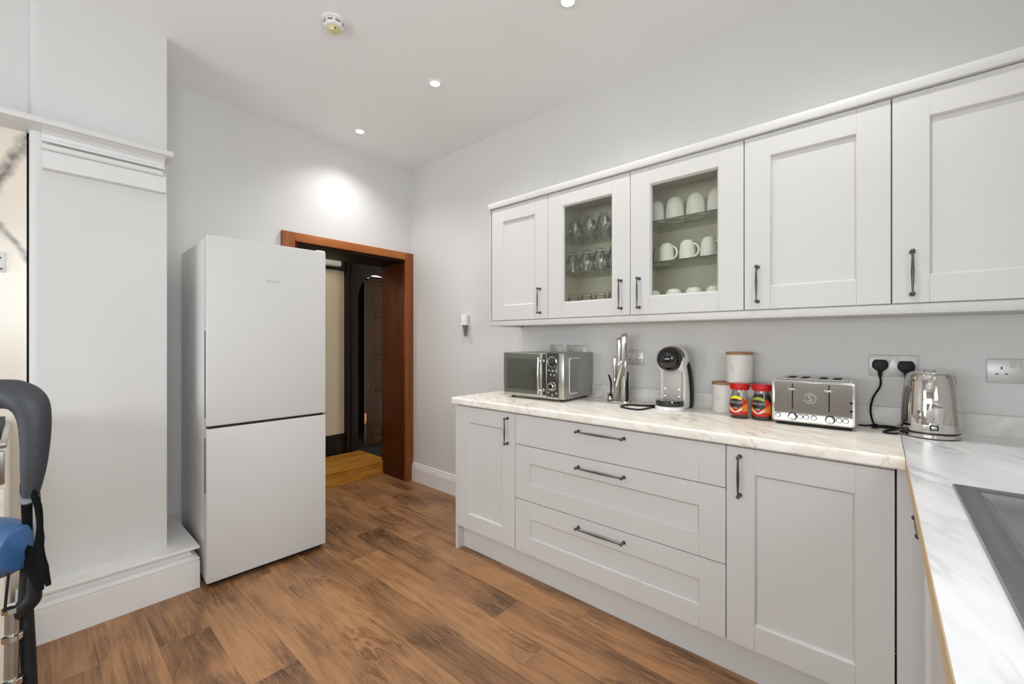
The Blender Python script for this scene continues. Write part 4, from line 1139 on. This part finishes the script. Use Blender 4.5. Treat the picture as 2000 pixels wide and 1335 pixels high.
plug(-0.076, 1.148, 'black plug in the right side of the double socket behind the kettle',
     [(XP - 0.0195, -0.076, 1.105), (XP - 0.022, -0.076, 1.05), (XP - 0.026, -0.075, 0.98), (XP - 0.040, -0.070, 0.925), (XP - 0.075, -0.062, zc_ + 0.004), (XP - 0.13, -0.034, zc_), (XP - 0.175, -0.012, zc_), (XP - 0.205, -0.012, zc_), (XP - 0.212, -0.032, zc_), (XP - 0.205, -0.050, zc_ + 0.001)])

# ================================================================== SINK
sk = thing('kitchen_sink', (0, 0, WT1), 0, 'gunmetal inset sink in the white worktop', 'sink')
rim = NB('sink_dark')
ox0, ox1, oy0, oy1 = 0.47, 1.430, -0.605, -0.127
def ringpts(o, z): return [(ox0 + o, oy0 + o, z), (ox1 - o, oy0 + o, z), (ox1 - o, oy1 - o, z), (ox0 + o, oy1 - o, z)]
levels = [ringpts(0.0, 0.0003), ringpts(0.002, 0.005), ringpts(0.008, 0.0065), ringpts(0.036, 0.0060), ringpts(0.040, 0.003)]
V = [[rim.bm.verts.new(p) for p in l] for l in levels]
fs = []
for a, c in zip(V, V[1:]):
    for i in range(4): fs.append(rim.bm.faces.new((a[i], a[(i + 1) % 4], c[(i + 1) % 4], c[i])))
rim._fin(fs)
rim.obj('rim', sk)
dr_ = NB('sink')
def loops(b, pts):
    V = [[b.bm.verts.new(p) for p in l] for l in pts]
    fs = []
    for a, c in zip(V, V[1:]):
        for i in range(4): fs.append(b.bm.faces.new((a[i], a[(i + 1) % 4], c[(i + 1) % 4], c[i])))
    fs.append(b.bm.faces.new(V[-1]))
    b._fin(fs)
def rect(x0, x1, y0, y1, z): return [(x0, y0, z), (x1, y0, z), (x1, y1, z), (x0, y1, z)]
a0, a1, c0, c1 = ox0 + 0.040, ox1 - 0.040, oy0 + 0.040, oy1 - 0.040
loops(dr_, [rect(0.955, a1, c0, c1, 0.003), rect(0.960, a1 - 0.005, c0 + 0.005, c1 - 0.005, -0.002), rect(0.972, a1 - 0.018, c0 + 0.018, c1 - 0.018, -0.014), rect(0.98, a1 - 0.03, c0 + 0.03, c1 - 0.03, -0.016)])
for k in range(7):
    yk = c0 + 0.07 + k * 0.042
    dr_.tube([(1.0, yk, -0.0155), (1.33, yk, -0.0150)], 0.003, n=8)
dr_.obj('drainer', sk)
bw = NB('sink')
loops(bw, [rect(a0, 0.945, c0, c1, 0.003), rect(a0 + 0.006, 0.939, c0 + 0.006, c1 - 0.006, -0.01), rect(a0 + 0.02, 0.925, c0 + 0.02, c1 - 0.02, -0.15), rect(a0 + 0.04, 0.905, c0 + 0.04, c1 - 0.04, -0.165)])
bw.box(0.945, 0.955, c0, c1, -0.006, 0.003)
bw.obj('bowl', sk)
NB('chrome').lathe([(0.0, -0.163), (0.04, -0.163), (0.044, -0.165)], c=(0.7, -0.36, 0), n=28, caps=False).obj('drain', sk)

# ================================================================== CEILING FITTINGS AND WALL FITTINGS
def downlight(x, y, label, watts):
    t = thing('downlight', (x, y, ZC), 0, label, 'ceiling light', 'recessed ceiling downlights')
    NB('trim').lathe([(0.026, -0.001), (0.030, -0.005), (0.040, -0.0045), (0.043, -0.001), (0.043, 0.0)], n=36, caps=False).obj('bezel', t)
    NB('lamp').lathe([(0.0, -0.0035), (0.027, -0.0025), (0.027, 0.0)], n=28, caps=False).obj('lens', t)
    l = bpy.data.lights.new('downlight_beam', 'SPOT')
    l.energy = watts; l.spot_size = R(134); l.spot_blend = 1.0; l.shadow_soft_size = 0.04; l.color = (1.0, 0.985, 0.965)
    o = bpy.data.objects.new('downlight_beam', l); COL.objects.link(o); o.parent = t; o.location = (0, 0, -0.02)
LW = 22
downlight(1.596, 2.866, 'round lit downlight in the ceiling nearest the doorway', LW)
downlight(1.590, 1.994, 'round lit downlight in the ceiling, middle one of the row', LW)
downlight(1.598, 1.060, 'round lit downlight cut by the top edge of the picture', LW)
downlight(1.590, 0.110, 'round downlight above the corner worktop out of the picture', LW)
for x in (0.30, -1.00):  # unseen downlights added to fill the room with light
    for y in (0.11, 1.06):
        downlight(x, y, 'unseen fill downlight added in the ceiling out of view', 7)

sd = thing('smoke_detector', (0.965, 1.975, ZC), R(20), 'white smoke detector with amber lens on the ceiling', 'smoke detector')
NB('detector').lathe([(0.056, 0.0), (0.056, -0.006), (0.050, -0.010), (0.0, -0.010)], n=40).obj('mounting_plate', sd)
NB('detector').lathe([(0.047, -0.010), (0.047, -0.024), (0.040, -0.032), (0.030, -0.034), (0.0, -0.034)], n=8).obj('housing', sd, ang=20)
for k in range(8):
    a = PI / 8 + 2 * PI * k / 8
    o = NB('grey_seal').box(-0.012, 0.012, -0.001, 0.001, -0.022, -0.014).obj('vent_slot', sd)
    o.location = (0.0436 * math.cos(a), 0.0436 * math.sin(a), 0); o.rotation_euler = (0, 0, a + PI / 2)
NB('detector_lens').lathe([(0.026, -0.034), (0.025, -0.044), (0.018, -0.052), (0.0, -0.054)], n=28).obj('lens', sd)
NB('dark_gap').ball((-0.012, -0.020, -0.044), 0.004, 10).obj('indicator', sd)

af = thing('air_freshener', (XE, 2.462, 1.30), EAST, 'small white air freshener dispenser on the wall by the doorway', 'air freshener')
NB('grey_plastic').box(-0.033, 0.036, -0.004, 0.0, -0.016, 0.15, bev=0.002).obj('back_plate', af)
NB('white_plastic').lathe([(0.030, 0.078), (0.032, 0.082), (0.032, 0.145), (0.028, 0.156), (0.0, 0.160)], c=(0.004, -0.030, 0), n=28, caps=False).obj('bottle', af)
NB('white_plastic').box(-0.030, 0.038, -0.066, 0.0, 0.070, 0.079, bev=0.003).obj('shelf', af)
NB('grey_seal').lathe([(0.006, -0.012), (0.011, 0.02), (0.018, 0.069)], c=(0.004, -0.022, 0), n=20).obj('funnel', af)

# ================================================================== ALCOVE COOKER AND ITS SOCKET
ck = thing('cooker', (-0.045, 2.185, 0), 0, 'cream cooker with black pan supports in the marble alcove', 'cooker')
NB('cooker').box(-0.90, 0.0, 0.02, 0.585, 0.08, 0.895, bev=0.006).obj('body', ck)
NB('black').box(-0.88, -0.02, 0.04, 0.57, 0.0, 0.08).obj('base_plinth', ck)
NB('steel').box(-0.90, 0.0, 0.0, 0.585, 0.895, 0.912, bev=0.004).obj('hob_top', ck)
for k in range(3):
    d = NB('cooker').box(-0.895 + 0.3 * k, -0.605 + 0.3 * k, 0.0, 0.02, 0.12, 0.76, bev=0.004).obj('oven_door', ck)
    NB('chrome').tube([(-0.87 + 0.3 * k, -0.035, 0.72), (-0.63 + 0.3 * k, -0.035, 0.72)], 0.009, n=10).tube([(-0.85 + 0.3 * k, 0.001, 0.72), (-0.85 + 0.3 * k, -0.035, 0.72)], 0.006, n=8).tube([(-0.65 + 0.3 * k, 0.001, 0.72), (-0.65 + 0.3 * k, -0.035, 0.72)], 0.006, n=8).obj('handle', d)
NB('steel').box(-0.895, -0.005, 0.0, 0.02, 0.775, 0.885, bev=0.003).obj('control_panel', ck)
for k in range(6):
    NB('black').lathe([(0.02, 0.001), (0.018, -0.025), (0.0, -0.027)], c=(-0.80 + 0.14 * k, 0.0, 0.83), n=18, axis='y').obj('knob', ck)
for k in range(3):
    g = NB('iron')
    xa = -0.885 + 0.3 * k
    for dy in (0.08, 0.18, 0.29, 0.40, 0.50): g.box(xa, xa + 0.27, dy, dy + 0.012, 0.930, 0.942, bev=0.002, seg=1)
    for dx in (0.0, 0.13, 0.258): g.box(xa + dx, xa + dx + 0.012, 0.08, 0.512, 0.912, 0.942, bev=0.002, seg=1)
    g.obj('pan_support', ck)
so = thing('alcove_socket', (-0.103, 2.775, 1.58), 0, 'white switched outlet on the marble slab at the left edge', 'socket')
NB('white_plastic').box(-0.043, 0.043, -0.008, 0.0, -0.043, 0.043, bev=0.003).obj('plate', so)
NB('socket_hole').box(0.022, 0.030, -0.0086, -0.004, 0.012, 0.020).obj('pin_hole', so)
NB('grey_seal').box(0.020, 0.034, -0.011, -0.004, -0.034, -0.026).obj('rocker_switch', so)

# ================================================================== FOLDING FRAME AT THE LEFT EDGE
# stands on the floor 0.95 m from the camera; built in a local frame: x along the handle, z up
FD = 0.62
fwv = Vector((math.sin(YAW), math.cos(YAW), 0)); rtv = Vector((math.cos(YAW), -math.sin(YAW), 0))
org = fwv * FD + rtv * ((20 - 1000) / 825 * FD)
ff = thing('folding_frame', (org.x, org.y, 0), -YAW, 'folding frame with black padded handle, blue grip and steel leg at left edge', 'folding frame')
def q(u_, v_, y=0.0): return ((u_ - 20) / 825 * FD, y, 1.25 - (v_ - 665) / 825 * FD)
HB = NB('rubber').tube([q(-520, 768), q(-300, 768), q(-20, 769), q(30, 771), q(56, 786), q(67, 815), q(69, 860), q(66, 910), q(62, 945), q(59, 968)], [.0215, .0215, .0215, .0215, .0205, .0175, .0155, .0135, .011, .0085], n=20, smooth=5)
HB.tube([q(-520, 768), q(-545, 800), q(-548, 860), q(-545, 968)], [.0215, .023, .021, .012], n=20, smooth=5).obj('padded_handle', ff)
bl_ = NB('blue').tube([q(-420, 1078), q(-60, 1074), q(0, 1071), (q(30, 1069)), q(42, 1069), q(45, 1069)], [.046, .046, .0425, .0345, .0315, .027], n=24, smooth=3).obj('blue_grip', ff)
for v in (1040, 1071):
    NB('pale_line').tube([q(-60, v, -0.0405), q(-10, v, -0.0398), q(26, v - 2, -0.0355)], 0.0009, n=6).obj('printed_line', bl_)
NB('steel').tube([q(24, 1188), q(22, 1335), q(20, 1400), ((0.0, 0, 0.03))], 0.0076, n=16).obj('leg', ff)
NB('black').tube([q(27, 1090, 0.02), q(22, 1200, 0.018), q(30, 1340, 0.018), (0.02, 0.018, 0.03)], 0.0085, n=14).obj('leg', ff)
NB('steel').tube([q(-530, 968), q(-530, 1335), (q(-530, 0)[0], 0, 0.03)], 0.0125, n=16).obj('leg', ff)
for v in (1188, 1243, 1330):
    NB('chrome_soft').tube([q(24, v - 8), q(24, v - 5), q(24, v + 5), q(24, v + 8)], [0.0076, 0.0112, 0.0112, 0.0076], n=18).obj('collar', ff)
NB('steel').tube([q(27, 940, 0.02), q(29, 1040, 0.02), q(26, 1100, 0.02)], 0.0055, n=10).obj('inner_tube', ff)
NB('cooker').box(*[c for c in (q(17, 0)[0], q(31, 0)[0], 0.022, 0.030, q(0, 950)[2], q(0, 876)[2])], bev=0.003).obj('clip_plate', ff)
NB('grey_seal').tube([q(22, 962, 0.02), q(38, 978, 0.01), q(52, 972, 0.0)], 0.009, n=10, smooth=3).obj('clamp', ff)
NB('steel').tube([q(61, 966, 0.006), q(62, 1080, 0.006)], 0.0035, n=10).obj('inner_tube', ff)
NB('black').tube([q(61, 1080, 0.006), q(58, 1155, 0.006), q(52, 1178, 0.006), q(26, 1203, 0.006)], [0.007, 0.008, 0.010, 0.010], n=10, smooth=3).obj('lower_arm', ff)
NB('black').tube([q(33, 1110, -0.01), q(28, 1185, -0.012)], 0.0016, n=6).obj('cable', ff)
st_ = NB('fabric')
st_.tube([q(68, 955, -0.004), q(80, 985, -0.004), q(84, 1025, -0.004), q(82, 1070, -0.004), q(88, 1105, -0.004), q(101, 1140, -0.004)], [.0055, .006, .005, .008, .010, .004], n=10, smooth=4, flat=0.35)
st_.tube([q(80, 1065, -0.003), q(68, 1095, -0.003), q(74, 1120, -0.003), q(84, 1150, -0.003)], [.007, .012, .011, .005], n=10, smooth=4, flat=0.35)
st_.tube([q(66, 1085, -0.003), q(58, 1075, 0.0), q(55, 1090, 0.0)], [.008, .009, .005], n=8, smooth=3, flat=0.4)
st_.tube([q(42, 905, 0.012), q(40, 950, 0.012), q(43, 1005, 0.012), q(40, 1040, 0.012)], [.006, .010, .010, .008], n=10, smooth=4, flat=0.5)
st_.obj('hanging_strap', ff)
NB('black').tube([(0.02, 0.0, 0.03), (q(-530, 0)[0], 0.0, 0.03)], 0.014, n=12).obj('foot_rail', ff)
for x in (0.0, q(-530, 0)[0]):
    NB('black').tube([(x, -0.16, 0.017), (x, 0.16, 0.017)], 0.0165, n=12).obj('foot', ff)
